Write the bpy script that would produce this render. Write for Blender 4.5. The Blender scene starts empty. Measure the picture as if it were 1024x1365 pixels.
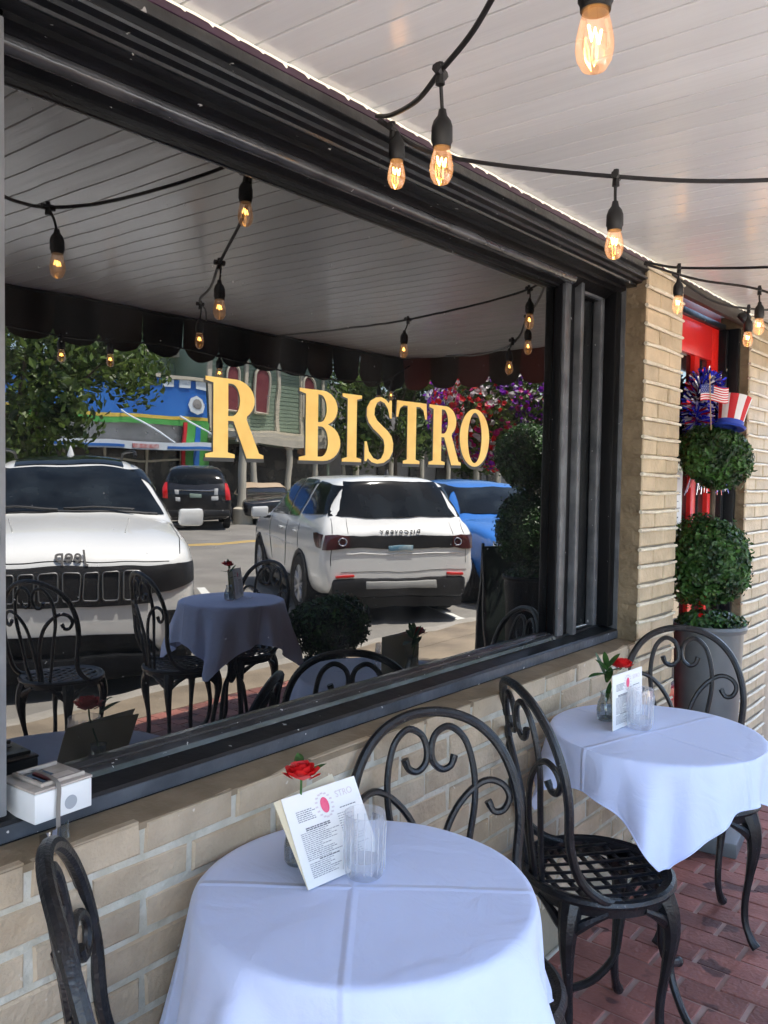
import bpy, bmesh, math, random
from mathutils import Vector, Matrix
from mathutils.bvhtree import BVHTree
random.seed(11)
R = math.radians
sc = bpy.context.scene
COL = sc.collection

# ------------------------------------------------------------------ materials
MATS = {}
def nmat(name):
    m = bpy.data.materials.new(name); m.use_nodes = True
    nt = m.node_tree; nt.nodes.clear()
    o = nt.nodes.new('ShaderNodeOutputMaterial')
    MATS[name] = m
    return m, nt, o
def nd(nt, t, **k):
    n = nt.nodes.new(t)
    for a, b in k.items():
        if a in n.inputs.keys(): n.inputs[a].default_value = b
        else: setattr(n, a, b)
    return n
def L(nt, a, b): nt.links.new(a, b)
def rgba(c): return (c[0], c[1], c[2], 1)
def mat(name, c, c2=None, rough=.5, scale=8, bump=0, bscale=60, metal=0, spec=.5, coat=0, spots=None, island=0, sheen=0, trans=0, detail=4, lo=.35, hi=.65):
    """principled material whose colour wanders between c and c2, with optional fine bump, chips (spots) and per-island variation"""
    m, nt, o = nmat(name)
    p = nd(nt, 'ShaderNodeBsdfPrincipled', Roughness=rough, Metallic=metal)
    p.inputs['Specular IOR Level'].default_value = spec
    p.inputs['Coat Weight'].default_value = coat
    p.inputs['Sheen Weight'].default_value = sheen
    L(nt, p.outputs[0], o.inputs[0])
    tc = nd(nt, 'ShaderNodeTexCoord')
    n = nd(nt, 'ShaderNodeTexNoise', Scale=scale, Detail=detail)
    L(nt, tc.outputs['Object'], n.inputs['Vector'])
    r = nd(nt, 'ShaderNodeValToRGB')
    r.color_ramp.elements[0].position = lo; r.color_ramp.elements[1].position = hi
    r.color_ramp.elements[0].color = rgba(c); r.color_ramp.elements[1].color = rgba(c2 or c)
    L(nt, n.outputs[0], r.inputs[0])
    col = r.outputs[0]
    if island:
        g = nd(nt, 'ShaderNodeNewGeometry')
        mr = nd(nt, 'ShaderNodeMapRange'); mr.inputs[3].default_value = 1 - island; mr.inputs[4].default_value = 1 + island
        L(nt, g.outputs['Random Per Island'], mr.inputs[0])
        mx = nd(nt, 'ShaderNodeVectorMath', operation='SCALE')
        L(nt, col, mx.inputs[0]); L(nt, mr.outputs[0], mx.inputs['Scale']); col = mx.outputs[0]
    if spots:
        sn = nd(nt, 'ShaderNodeTexNoise', Scale=spots[1], Detail=2)
        L(nt, tc.outputs['Object'], sn.inputs['Vector'])
        sr = nd(nt, 'ShaderNodeValToRGB'); sr.color_ramp.elements[0].position = spots[2]; sr.color_ramp.elements[1].position = spots[2] + .02
        L(nt, sn.outputs[0], sr.inputs[0])
        mx = nd(nt, 'ShaderNodeMix', data_type='RGBA'); mx.inputs[7].default_value = rgba(spots[0])
        L(nt, sr.outputs[0], mx.inputs[0]); L(nt, col, mx.inputs[6]); col = mx.outputs[2]
    L(nt, col, p.inputs['Base Color'])
    if bump:
        bn = nd(nt, 'ShaderNodeTexNoise', Scale=bscale, Detail=5)
        L(nt, tc.outputs['Object'], bn.inputs['Vector'])
        b = nd(nt, 'ShaderNodeBump', Strength=bump, Distance=.01)
        L(nt, bn.outputs[0], b.inputs['Height']); L(nt, b.outputs[0], p.inputs['Normal'])
    if trans:
        t = nd(nt, 'ShaderNodeBsdfTranslucent'); L(nt, col, t.inputs[0])
        ms = nd(nt, 'ShaderNodeMixShader'); ms.inputs[0].default_value = trans
        L(nt, p.outputs[0], ms.inputs[1]); L(nt, t.outputs[0], ms.inputs[2]); L(nt, ms.outputs[0], o.inputs[0])
    return m
def emit(name, c, s):
    m, nt, o = nmat(name)
    e = nd(nt, 'ShaderNodeEmission', Strength=s); e.inputs[0].default_value = rgba(c)
    L(nt, e.outputs[0], o.inputs[0]); return m

black = mat('black_paint', (.006, .007, .009), (.012, .014, .017), rough=.34, scale=5, bump=.16, bscale=26, spec=.34, spots=((.55, .55, .52), 42, .735))
jambpaint = mat('grey_black_paint', (.022, .024, .027), (.045, .048, .053), rough=.42, scale=9, bump=.1, bscale=60, spots=((.5, .5, .5), 55, .74))
deepblack = mat('deep_black_paint', (.003, .0033, .004), (.006, .0065, .008), rough=.45, scale=7, spec=.18, bump=.1, spots=((.4, .4, .4), 55, .755))
greyedge = mat('lit_grey_edge', (.055, .060, .066), (.115, .122, .13), rough=.34, scale=14, bump=.2, bscale=50, spots=((.5, .5, .5), 60, .74))  # beads of the black frame: grey of caught light put into the colour
bead = mat('bead_paint', (.018, .020, .023), (.05, .053, .058), rough=.17, scale=7, bump=.12, bscale=40, spots=((.6, .6, .6), 70, .74))
purple = mat('purple_trim', (.03, .012, .03), (.05, .02, .045), rough=.5)
brickm = mat('painted_brick', (.40, .32, .222), (.56, .455, .325), rough=.75, scale=8, detail=8, bump=.42, bscale=95, island=.12, spots=((.62, .55, .44), 30, .71))
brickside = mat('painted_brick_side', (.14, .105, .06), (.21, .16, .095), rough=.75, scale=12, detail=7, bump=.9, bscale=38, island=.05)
pillarm = mat('pillar_brick', (.47, .375, .245), (.62, .50, .335), rough=.65, scale=9, detail=7, bump=.5, bscale=60, island=.10)
mortar = mat('mortar', (.44, .42, .34), (.60, .58, .50), rough=.85, scale=18, bump=.9, bscale=45)
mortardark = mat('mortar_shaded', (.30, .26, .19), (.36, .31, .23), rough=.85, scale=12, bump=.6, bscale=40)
stripm = mat('mortar_strip', (.66, .60, .46), (.78, .72, .58), rough=.6, scale=30, bump=.5, bscale=60)
ledge = mat('ledge_paint', (.19, .145, .09), (.26, .20, .13), rough=.7, scale=10, bump=.5, bscale=35)
iron = mat('cast_iron_black', (.006, .0065, .008), (.014, .015, .018), rough=.33, scale=26, bump=.22, bscale=150, spec=.5, spots=((.12, .12, .12), 90, .72))
paver = mat('red_paver', (.20, .072, .054), (.31, .118, .090), rough=.62, scale=7, bump=.45, bscale=70, island=.24, spots=((.10, .04, .035), 6, .60))
paverjoint = mat('paver_joint', (.26, .155, .125), (.40, .27, .22), rough=.9, scale=8)
concrete = mat('concrete_walk', (.17, .135, .095), (.27, .215, .15), rough=.85, scale=3, bump=.3, bscale=60)
kerbm = mat('kerb_concrete', (.26, .24, .20), (.33, .30, .26), rough=.85, scale=4, bump=.3)
asphalt = mat('asphalt', (.19, .178, .16), (.25, .235, .21), rough=.85, scale=1.2, bump=.5, bscale=90)
yellow = mat('road_yellow', (.55, .36, .08), (.62, .42, .12), rough=.8, scale=20)
whiteline = mat('road_white', (.6, .6, .56), (.72, .72, .68), rough=.8, scale=20)
canvas_d = mat('canvas_black', (.005, .0045, .004), (.008, .007, .006), rough=.9, scale=6, trans=.05)
canvas_b = mat('canvas_brown', (.022, .011, .006), (.034, .017, .009), rough=.9, scale=6, trans=.10)
canvas_c = mat('canvas_glow_brown', (.10, .02, .014), (.13, .03, .02), rough=.9, scale=6, trans=.35)  # brown canvas of the sunlit end valance, its glow put into the colour
white_paper = mat('white_paper', (.78, .78, .76), (.84, .84, .82), rough=.7, scale=5)
cream_paper = mat('cream_paper', (.66, .58, .40), (.70, .62, .45), rough=.7, scale=5)
ink = mat('grey_ink', (.22, .22, .24), (.40, .40, .42), rough=.8, scale=90)
ink2 = mat('dark_ink', (.10, .10, .12), (.16, .16, .18), rough=.8, scale=90)
pink = mat('pink_print', (.72, .06, .16), (.80, .12, .22), rough=.6, scale=60)
palepink = mat('pale_print', (.62, .55, .58), (.70, .64, .66), rough=.6, scale=120)
redm = mat('red_door_paint', (.70, .012, .010), (.78, .02, .014), rough=.32, scale=4, bump=.05)
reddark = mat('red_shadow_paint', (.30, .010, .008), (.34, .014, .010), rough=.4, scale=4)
darkglass = mat('dark_glass', (.006, .007, .008), (.010, .011, .012), rough=.06, scale=2, spec=.5)
rosem = mat('rose_petal', (.62, .006, .012), (.80, .03, .03), rough=.5, scale=40, trans=.2)
leafm = mat('leaf_dark', (.025, .085, .022), (.07, .18, .04), rough=.45, scale=30, island=.45, trans=.25)
boxm = mat('boxwood_leaf', (.010, .036, .010), (.06, .15, .032), rough=.42, scale=14, island=.55, trans=.2)
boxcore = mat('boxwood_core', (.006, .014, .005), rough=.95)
treeleaf = mat('tree_leaf', (.016, .045, .010), (.16, .24, .045), rough=.5, scale=1.3, island=.5, trans=.3)
bark = mat('bark', (.07, .05, .035), (.12, .09, .06), rough=.9, scale=12, bump=.8, bscale=20)
zinc = mat('grey_planter', (.10, .11, .115), (.145, .155, .16), rough=.42, scale=5, bump=.12, bscale=12)
soil = mat('soil', (.03, .02, .012), (.06, .04, .025), rough=.95, scale=40, bump=.8)
whiteplast = mat('white_plastic', (.70, .72, .72), (.76, .78, .78), rough=.3, scale=4)
dustyplast = mat('dusty_clear_lid', (.35, .31, .27), (.50, .45, .40), rough=.25, scale=18)
greyp = mat('grey_sticker', (.34, .37, .40), rough=.5)
strapm = mat('grey_strap', (.16, .15, .13), (.22, .2, .18), rough=.55)
carwhite = mat('car_white', (.84, .84, .81), (.88, .88, .85), rough=.22, scale=2, coat=.8)
carblack = mat('car_black', (.010, .010, .012), (.014, .014, .016), rough=.2, coat=.8, scale=2)
carblue = mat('car_blue', (.03, .16, .52), (.04, .19, .58), rough=.25, coat=.8, scale=2)
cartan = mat('car_tan', (.45, .33, .22), (.5, .38, .26), rough=.5, scale=2)
blkplast = mat('black_plastic', (.010, .010, .011), (.018, .018, .02), rough=.5, scale=9)
chrome = mat('chrome', (.6, .6, .62), rough=.18, metal=1)
rimm = mat('alloy_rim', (.42, .43, .45), (.5, .5, .52), rough=.3, metal=.6, scale=4)
tyrem = mat('tyre_rubber', (.014, .014, .014), (.022, .022, .022), rough=.85, scale=20)
redlamp = mat('red_lens', (.65, .015, .015), rough=.15, coat=.6)
carglass = mat('car_glass', (.003, .005, .007), (.022, .030, .036), rough=.05, scale=2.2, spec=.25, lo=.48, hi=.75)
darklamp = mat('smoked_lens', (.05, .012, .014), (.08, .02, .02), rough=.12, coat=.6, scale=12)
cloth_grn = mat('green_siding', (.20, .27, .20), (.25, .32, .245), rough=.7, scale=.8)
cream = mat('cream_trim', (.50, .46, .37), (.58, .53, .43), rough=.7, scale=2)
shutter = mat('maroon_shutter', (.16, .03, .04), (.20, .045, .05), rough=.6, scale=3)
shingle = mat('grey_shingle', (.17, .16, .155), (.26, .25, .24), rough=.85, scale=5, island=.2)
bluem = mat('blue_fascia', (.016, .12, .45), (.03, .17, .55), rough=.55, scale=.7)
bluepale = mat('white_fascia', (.66, .72, .78), (.72, .78, .82), rough=.6)
greenm = mat('green_fascia', (.06, .30, .06), (.09, .36, .08), rough=.6, scale=2)
yellowm = mat('yellow_fascia', (.60, .42, .06), (.66, .48, .1), rough=.6)
greystucco = mat('grey_stucco', (.22, .21, .20), (.3, .29, .28), rough=.8, scale=1.5)
shopdark = mat('shop_interior', (.008, .008, .010), (.13, .11, .09), rough=.25, scale=2.2, detail=6, lo=.5, hi=.78)
terracotta = mat('terracotta', (.40, .20, .12), (.48, .26, .16), rough=.8, scale=6)
goldm = mat('gold_letter', (.86, .54, .13), (.95, .64, .18), rough=.4, scale=14, detail=7)
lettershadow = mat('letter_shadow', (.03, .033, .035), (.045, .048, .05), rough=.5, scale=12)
cablem = mat('cable_rubber', (.006, .006, .006), (.012, .012, .012), rough=.5, scale=30)
rope_em = emit('rope_light', (1, .86, .66), .20)
fil = emit('filament', (1, .46, .10), 9)
for n, c in dict(petal_purple=(.24, .02, .50), petal_red=(.85, .02, .03), petal_white=(.85, .82, .85), petal_magenta=(.7, .03, .30)).items():
    mat(n, c, tuple(v * .8 for v in c), rough=.5, scale=20, island=.25, trans=.5)
for n, c in dict(tinsel_blue=(.04, .06, .75), tinsel_silver=(.85, .87, .95), tinsel_red=(.6, .02, .03), tinsel_navy=(.015, .015, .12)).items():
    mat(n, c, rough=.22, metal=.55)
flagblue = mat('flag_blue', (.03, .05, .22), (.045, .07, .27), rough=.7, scale=50)
flagred = mat('flag_red', (.55, .02, .03), rough=.7)
flagwhite = mat('flag_white', (.75, .74, .76), rough=.7)

def cloth_mat():
    m, nt, o = nmat('white_tablecloth')
    p = nd(nt, 'ShaderNodeBsdfPrincipled', Roughness=.8); p.inputs['Sheen Weight'].default_value = .25
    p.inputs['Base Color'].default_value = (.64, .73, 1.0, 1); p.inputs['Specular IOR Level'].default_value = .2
    uv = nd(nt, 'ShaderNodeUVMap'); sp = nd(nt, 'ShaderNodeSeparateXYZ'); L(nt, uv.outputs[0], sp.inputs[0])
    def ridge(sock, off, w):
        a = nd(nt, 'ShaderNodeMath', operation='SUBTRACT'); L(nt, sock, a.inputs[0]); a.inputs[1].default_value = off
        b = nd(nt, 'ShaderNodeMath', operation='ABSOLUTE'); L(nt, a.outputs[0], b.inputs[0])
        c = nd(nt, 'ShaderNodeMapRange', interpolation_type='SMOOTHSTEP'); L(nt, b.outputs[0], c.inputs[0])
        c.inputs[1].default_value = 0; c.inputs[2].default_value = w; c.inputs[3].default_value = 1; c.inputs[4].default_value = 0
        return c.outputs[0]
    tot = None
    for s, off, w in ((0, .0, .011), (1, .02, .011)):
        r = ridge(sp.outputs[s], off, w)
        if tot is None: tot = r
        else:
            q = nd(nt, 'ShaderNodeMath', operation='MAXIMUM'); L(nt, tot, q.inputs[0]); L(nt, r, q.inputs[1]); tot = q.outputs[0]
    n = nd(nt, 'ShaderNodeTexNoise', Scale=9, Detail=5, Distortion=1.1); L(nt, uv.outputs[0], n.inputs['Vector'])
    n2 = nd(nt, 'ShaderNodeTexNoise', Scale=420, Detail=1); L(nt, uv.outputs[0], n2.inputs['Vector'])
    a = nd(nt, 'ShaderNodeMath', operation='MULTIPLY_ADD'); L(nt, n.outputs[0], a.inputs[0]); a.inputs[1].default_value = 1.7; k8 = nd(nt, 'ShaderNodeMath', operation='MULTIPLY'); L(nt, tot, k8.inputs[0]); k8.inputs[1].default_value = .75; L(nt, k8.outputs[0], a.inputs[2])
    a2 = nd(nt, 'ShaderNodeMath', operation='MULTIPLY_ADD'); L(nt, n2.outputs[0], a2.inputs[0]); a2.inputs[1].default_value = .06; L(nt, a.outputs[0], a2.inputs[2])
    b = nd(nt, 'ShaderNodeBump', Strength=.6, Distance=.006); L(nt, a2.outputs[0], b.inputs['Height']); L(nt, b.outputs[0], p.inputs['Normal'])
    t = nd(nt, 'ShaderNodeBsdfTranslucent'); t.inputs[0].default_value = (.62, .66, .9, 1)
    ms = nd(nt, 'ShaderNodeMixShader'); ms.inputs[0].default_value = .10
    L(nt, p.outputs[0], ms.inputs[1]); L(nt, t.outputs[0], ms.inputs[2]); L(nt, ms.outputs[0], o.inputs[0])
    return m
clothm = cloth_mat(); clothhem = mat('cloth_hem', (.60, .69, .97), rough=.8)

def ceiling_mat():
    m, nt, o = nmat('ceiling_board_paint')
    p = nd(nt, 'ShaderNodeBsdfPrincipled', Roughness=.22); p.inputs['Specular IOR Level'].default_value = .45
    L(nt, p.outputs[0], o.inputs[0])
    tc = nd(nt, 'ShaderNodeTexCoord')
    mp = nd(nt, 'ShaderNodeMapping'); mp.inputs['Scale'].default_value = (3, .8, 1); L(nt, tc.outputs['Object'], mp.inputs[0])
    n = nd(nt, 'ShaderNodeTexNoise', Scale=1.6, Detail=4); L(nt, mp.outputs[0], n.inputs['Vector'])
    r = nd(nt, 'ShaderNodeValToRGB'); r.color_ramp.elements[0].position = .3; r.color_ramp.elements[1].position = .7
    r.color_ramp.elements[0].color = (.80, .83, .83, 1); r.color_ramp.elements[1].color = (.87, .90, .90, 1)
    L(nt, n.outputs[0], r.inputs[0])
    g = nd(nt, 'ShaderNodeNewGeometry'); mr = nd(nt, 'ShaderNodeMapRange'); mr.inputs[3].default_value = .95; mr.inputs[4].default_value = 1.03
    L(nt, g.outputs['Random Per Island'], mr.inputs[0])
    mx = nd(nt, 'ShaderNodeVectorMath', operation='SCALE'); L(nt, r.outputs[0], mx.inputs[0]); L(nt, mr.outputs[0], mx.inputs['Scale'])
    L(nt, mx.outputs[0], p.inputs['Base Color'])
    mp2 = nd(nt, 'ShaderNodeMapping'); mp2.inputs['Scale'].default_value = (40, 2.2, 1); L(nt, tc.outputs['Object'], mp2.inputs[0])
    bn = nd(nt, 'ShaderNodeTexNoise', Scale=1, Detail=3); L(nt, mp2.outputs[0], bn.inputs['Vector'])
    b = nd(nt, 'ShaderNodeBump', Strength=.35, Distance=.004); L(nt, bn.outputs[0], b.inputs['Height']); L(nt, b.outputs[0], p.inputs['Normal'])
    return m
ceilm = ceiling_mat()

def pane_mat():
    m, nt, o = nmat('window_glass')
    d = nd(nt, 'ShaderNodeBsdfDiffuse'); d.inputs[0].default_value = (.002, .0022, .0024, 1)
    g = nd(nt, 'ShaderNodeBsdfGlossy', Roughness=.0); g.inputs[0].default_value = (1, 1, 1, 1)
    fr = nd(nt, 'ShaderNodeFresnel', IOR=2.05)
    tc = nd(nt, 'ShaderNodeTexCoord')
    n = nd(nt, 'ShaderNodeTexNoise', Scale=5.5, Detail=1.5); L(nt, tc.outputs['Object'], n.inputs['Vector'])
    b = nd(nt, 'ShaderNodeBump', Strength=1, Distance=.00035); L(nt, n.outputs[0], b.inputs['Height'])
    L(nt, b.outputs[0], g.inputs['Normal'])
    mu = nd(nt, 'ShaderNodeMath', operation='MULTIPLY'); L(nt, fr.outputs[0], mu.inputs[0]); mu.inputs[1].default_value = .80
    ms = nd(nt, 'ShaderNodeMixShader'); L(nt, mu.outputs[0], ms.inputs[0]); L(nt, d.outputs[0], ms.inputs[1]); L(nt, g.outputs[0], ms.inputs[2])
    mp = nd(nt, 'ShaderNodeMapping'); mp.inputs['Scale'].default_value = (1.6, 1, .7); mp.inputs['Rotation'].default_value = (0, .5, 0); L(nt, tc.outputs['Object'], mp.inputs[0])
    dn = nd(nt, 'ShaderNodeTexNoise', Scale=2.2, Detail=6, Distortion=1.6); L(nt, mp.outputs[0], dn.inputs['Vector'])
    dr = nd(nt, 'ShaderNodeMapRange'); dr.inputs[1].default_value = .45; dr.inputs[2].default_value = .8; dr.inputs[3].default_value = .002; dr.inputs[4].default_value = .022; L(nt, dn.outputs[0], dr.inputs[0])
    sp = nd(nt, 'ShaderNodeTexNoise', Scale=95, Detail=1); L(nt, tc.outputs['Object'], sp.inputs['Vector'])
    sr = nd(nt, 'ShaderNodeMapRange'); sr.inputs[1].default_value = .765; sr.inputs[2].default_value = .785; sr.inputs[4].default_value = .18; L(nt, sp.outputs[0], sr.inputs[0])
    ad = nd(nt, 'ShaderNodeMath', operation='ADD'); L(nt, dr.outputs[0], ad.inputs[0]); L(nt, sr.outputs[0], ad.inputs[1])
    dd = nd(nt, 'ShaderNodeBsdfDiffuse'); dd.inputs[0].default_value = (.5, .5, .5, 1)
    m2 = nd(nt, 'ShaderNodeMixShader'); L(nt, ad.outputs[0], m2.inputs[0]); L(nt, ms.outputs[0], m2.inputs[1]); L(nt, dd.outputs[0], m2.inputs[2])
    L(nt, m2.outputs[0], o.inputs[0]); return m
panem = pane_mat()

def clear_glass(name, tint=(1, 1, 1), amber=0, g=.12, milky=0):
    """thin clear glass: mostly see-through with a fresnel sheen (and a faint warm glow for lit bulbs)"""
    m, nt, o = nmat(name)
    t = nd(nt, 'ShaderNodeBsdfTransparent'); t.inputs[0].default_value = rgba(tint)
    gl = nd(nt, 'ShaderNodeBsdfGlossy', Roughness=.03)
    lw = nd(nt, 'ShaderNodeLayerWeight', Blend=.35)
    mu = nd(nt, 'ShaderNodeMath', operation='MULTIPLY_ADD'); L(nt, lw.outputs['Fresnel'], mu.inputs[0]); mu.inputs[1].default_value = .45; mu.inputs[2].default_value = g
    mu.use_clamp = True
    ms = nd(nt, 'ShaderNodeMixShader'); L(nt, mu.outputs[0], ms.inputs[0]); L(nt, t.outputs[0], ms.inputs[1]); L(nt, gl.outputs[0], ms.inputs[2])
    out = ms.outputs[0]
    if milky:
        df = nd(nt, 'ShaderNodeBsdfTranslucent'); df.inputs[0].default_value = (.95, .96, 1, 1); d2 = nd(nt, 'ShaderNodeBsdfDiffuse'); d2.inputs[0].default_value = (.95, .96, 1, 1)
        am = nd(nt, 'ShaderNodeMixShader'); am.inputs[0].default_value = .5; L(nt, df.outputs[0], am.inputs[1]); L(nt, d2.outputs[0], am.inputs[2])
        mk = nd(nt, 'ShaderNodeMixShader'); mk.inputs[0].default_value = milky; L(nt, out, mk.inputs[1]); L(nt, am.outputs[0], mk.inputs[2]); out = mk.outputs[0]
    if amber:
        e = nd(nt, 'ShaderNodeEmission', Strength=amber); e.inputs[0].default_value = (1, .42, .13, 1)
        ad = nd(nt, 'ShaderNodeAddShader'); L(nt, out, ad.inputs[0]); L(nt, e.outputs[0], ad.inputs[1]); out = ad.outputs[0]
    L(nt, out, o.inputs[0]); return m
bulbglass = clear_glass('bulb_glass', (1, .92, .84), amber=.036, g=.05)
tumblerg = clear_glass('tumbler_glass', (.985, .99, 1), g=.03, milky=.09)
vaseg = clear_glass('vase_glass', (.90, .92, .92), g=.06)
waterm = clear_glass('vase_water', (.85, .88, .87), g=.04)
tapem = clear_glass('clear_tape', (.72, .74, .78), g=.35)

# ------------------------------------------------------------------ mesh helpers
class MB:
    def __init__(s): s.v = []; s.f = []; s.uv = None; s.mi = []
    def add(s, vs, fs, mi=0):
        k = len(s.v); s.v += [tuple(v) for v in vs]; s.f += [tuple(i + k for i in f) for f in fs]; s.mi += [mi] * len(fs); return s
    def box(s, x0, x1, y0, y1, z0, z1, c=0, mi=0, M=None):
        bm = bmesh.new(); bmesh.ops.create_cube(bm, size=1)
        for v in bm.verts: v.co = Vector(((x0 + x1) / 2 + v.co.x * (x1 - x0), (y0 + y1) / 2 + v.co.y * (y1 - y0), (z0 + z1) / 2 + v.co.z * (z1 - z0)))
        if c: bmesh.ops.bevel(bm, geom=bm.edges[:], offset=c, segments=2, profile=.5, affect='EDGES')
        s.bm(bm, mi, M); return s
    def bm(s, bm, mi=0, M=None):
        bm.verts.index_update()
        s.add([(M @ v.co if M else v.co) for v in bm.verts], [[v.index for v in f.verts] for f in bm.faces], mi); bm.free()
    def tube(s, pts, r, n=8, mi=0, flat=None, closed=False):
        pts = [Vector(p) for p in pts]; N = len(pts)
        rs = r if isinstance(r, (list, tuple)) else [r] * N
        T = []
        for i in range(N):
            a = pts[(i - 1) % N] if closed else pts[max(i - 1, 0)]; b = pts[(i + 1) % N] if closed else pts[min(i + 1, N - 1)]
            T.append((b - a).normalized())
        ref = Vector((0, 0, 1)) if abs(T[0].z) < .9 else Vector((1, 0, 0))
        u = (ref - T[0] * ref.dot(T[0])).normalized(); k0 = len(s.v); vs = []; fs = []
        for i in range(N):
            u = (u - T[i] * u.dot(T[i])).normalized(); w = T[i].cross(u)
            for j in range(n):
                a = 2 * math.pi * j / n; vs.append(pts[i] + (u * math.cos(a) + w * math.sin(a) * (flat or 1)) * rs[i])
        for i in range(N if closed else N - 1):
            for j in range(n):
                a = i * n + j; b = i * n + (j + 1) % n; i2 = ((i + 1) % N) * n
                fs.append((a, b, i2 + (j + 1) % n, i2 + j))
        if not closed: fs.append(tuple(range(n - 1, -1, -1))); fs.append(tuple((N - 1) * n + j for j in range(n)))
        s.add(vs, fs, mi); return s
    def lathe(s, prof, n=32, c=(0, 0, 0), mi=0, ripple=None, axis='z'):
        vs = []; fs = []; P = len(prof)
        for j in range(n):
            a = 2 * math.pi * j / n
            for r, z in prof:
                rr = r * (1 + (ripple(a, z) if ripple else 0))
                if axis == 'z': vs.append((c[0] + rr * math.cos(a), c[1] + rr * math.sin(a), c[2] + z))
                else: vs.append((c[0] + rr * math.cos(a), c[1] + z, c[2] + rr * math.sin(a)))
        for j in range(n):
            j2 = (j + 1) % n
            for i in range(P - 1): fs.append((j * P + i, j2 * P + i, j2 * P + i + 1, j * P + i + 1))
        s.add(vs, fs, mi); return s
    def extrude_x(s, prof, x0, x1, mi=0):
        """closed (y,z) profile swept along x"""
        n = len(prof); vs = [(x0, y, z) for y, z in prof] + [(x1, y, z) for y, z in prof]
        fs = [(i, (i + 1) % n, n + (i + 1) % n, n + i) for i in range(n)] + [tuple(range(n - 1, -1, -1)), tuple(range(n, 2 * n))]
        s.add(vs, fs, mi); return s
    def build(s, name, m, parent=None, loc=(0, 0, 0), rz=0, smooth=35, rot=None):
        me = bpy.data.meshes.new(name); me.from_pydata(s.v, [], s.f); me.validate()
        ms = m if isinstance(m, (list, tuple)) else [m]
        for q in ms: me.materials.append(q)
        if len(ms) > 1 and len(me.polygons) == len(s.mi): me.polygons.foreach_set('material_index', s.mi)
        if s.uv:
            ul = me.uv_layers.new(name='UVMap')
            for l in me.loops: ul.data[l.index].uv = s.uv[l.vertex_index]
        bm = bmesh.new(); bm.from_mesh(me); bmesh.ops.recalc_face_normals(bm, faces=bm.faces[:]); bm.to_mesh(me); bm.free()
        if smooth: me.shade_smooth(); me.set_sharp_from_angle(angle=R(smooth))
        o = bpy.data.objects.new(name, me); COL.objects.link(o)
        o.location = loc; o.rotation_euler = rot if rot else (0, 0, rz)
        if parent: o.parent = parent
        return o
def tag(o, label=None, cat=None, group=None, kind=None):
    if label: o['label'] = label
    if cat: o['category'] = cat
    if group: o['group'] = group
    if kind: o['kind'] = kind
    return o
def thing(name, label, cat, loc=(0, 0, 0), rz=0, group=None):
    o = bpy.data.objects.new(name, None); COL.objects.link(o); o.location = loc; o.rotation_euler = (0, 0, rz); o.empty_display_size = .1
    return tag(o, label, cat, group)
def copy_tree(o, parent=None):
    c = o.copy(); COL.objects.link(c)
    if parent: c.parent = parent
    for ch in list(o.children): copy_tree(ch, c)
    return c
def catmull(P, k=6):
    P = [Vector(p) for p in P]; o = []
    Q = [P[0] * 2 - P[1]] + P + [P[-1] * 2 - P[-2]]
    for i in range(1, len(Q) - 2):
        a, b, c, d = Q[i - 1:i + 3]
        for j in range(k):
            t = j / k; o.append(.5 * ((2 * b) + (c - a) * t + (2 * a - 5 * b + 4 * c - d) * t * t + (3 * b - a - 3 * c + d) * t ** 3))
    o.append(P[-1]); return o
def text_mesh(body, size, extrude=.001, bold=0):
    cu = bpy.data.curves.new('txt', 'FONT'); cu.body = body; cu.size = size; cu.extrude = extrude; cu.align_x = 'CENTER'; cu.align_y = 'CENTER'; cu.offset = bold
    cu.resolution_u = 4
    o = bpy.data.objects.new('txt', cu); COL.objects.link(o)
    bpy.context.view_layer.update()
    me = bpy.data.meshes.new_from_object(o.evaluated_get(bpy.context.evaluated_depsgraph_get()))
    bpy.data.objects.remove(o); m = MB(); m.add([v.co[:] for v in me.vertices], [p.vertices[:] for p in me.polygons]); return m
def xf(m, M):
    m.v = [tuple(M @ Vector(v)) for v in m.v]; return m
def brick(m, x0, x1, z0, z1, y, d=.02, j=.0015, mi=0):
    """a brick face proud of the mortar, edges softened, looking towards -y"""
    c = .004; q = lambda: random.uniform(-j, j)
    yy = y + q(); o = [(x0 + q(), z0 + q()), (x1 + q(), z0 + q()), (x1 + q(), z1 + q()), (x0 + q(), z1 + q())]
    vs = [(a, y + d, b) for a, b in o] + [(a, yy + c, b) for a, b in o]
    cx = (x0 + x1) / 2; cz = (z0 + z1) / 2
    vs += [(a + (c if a < cx else -c), yy + q() * .6, b + (c if b < cz else -c)) for a, b in o]
    fs = [(8, 9, 10, 11)]
    for i in range(4):
        k = (i + 1) % 4; fs += [(i, k, 4 + k, 4 + i), (4 + i, 4 + k, 8 + k, 8 + i)]
    m.add(vs, fs, mi)

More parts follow.
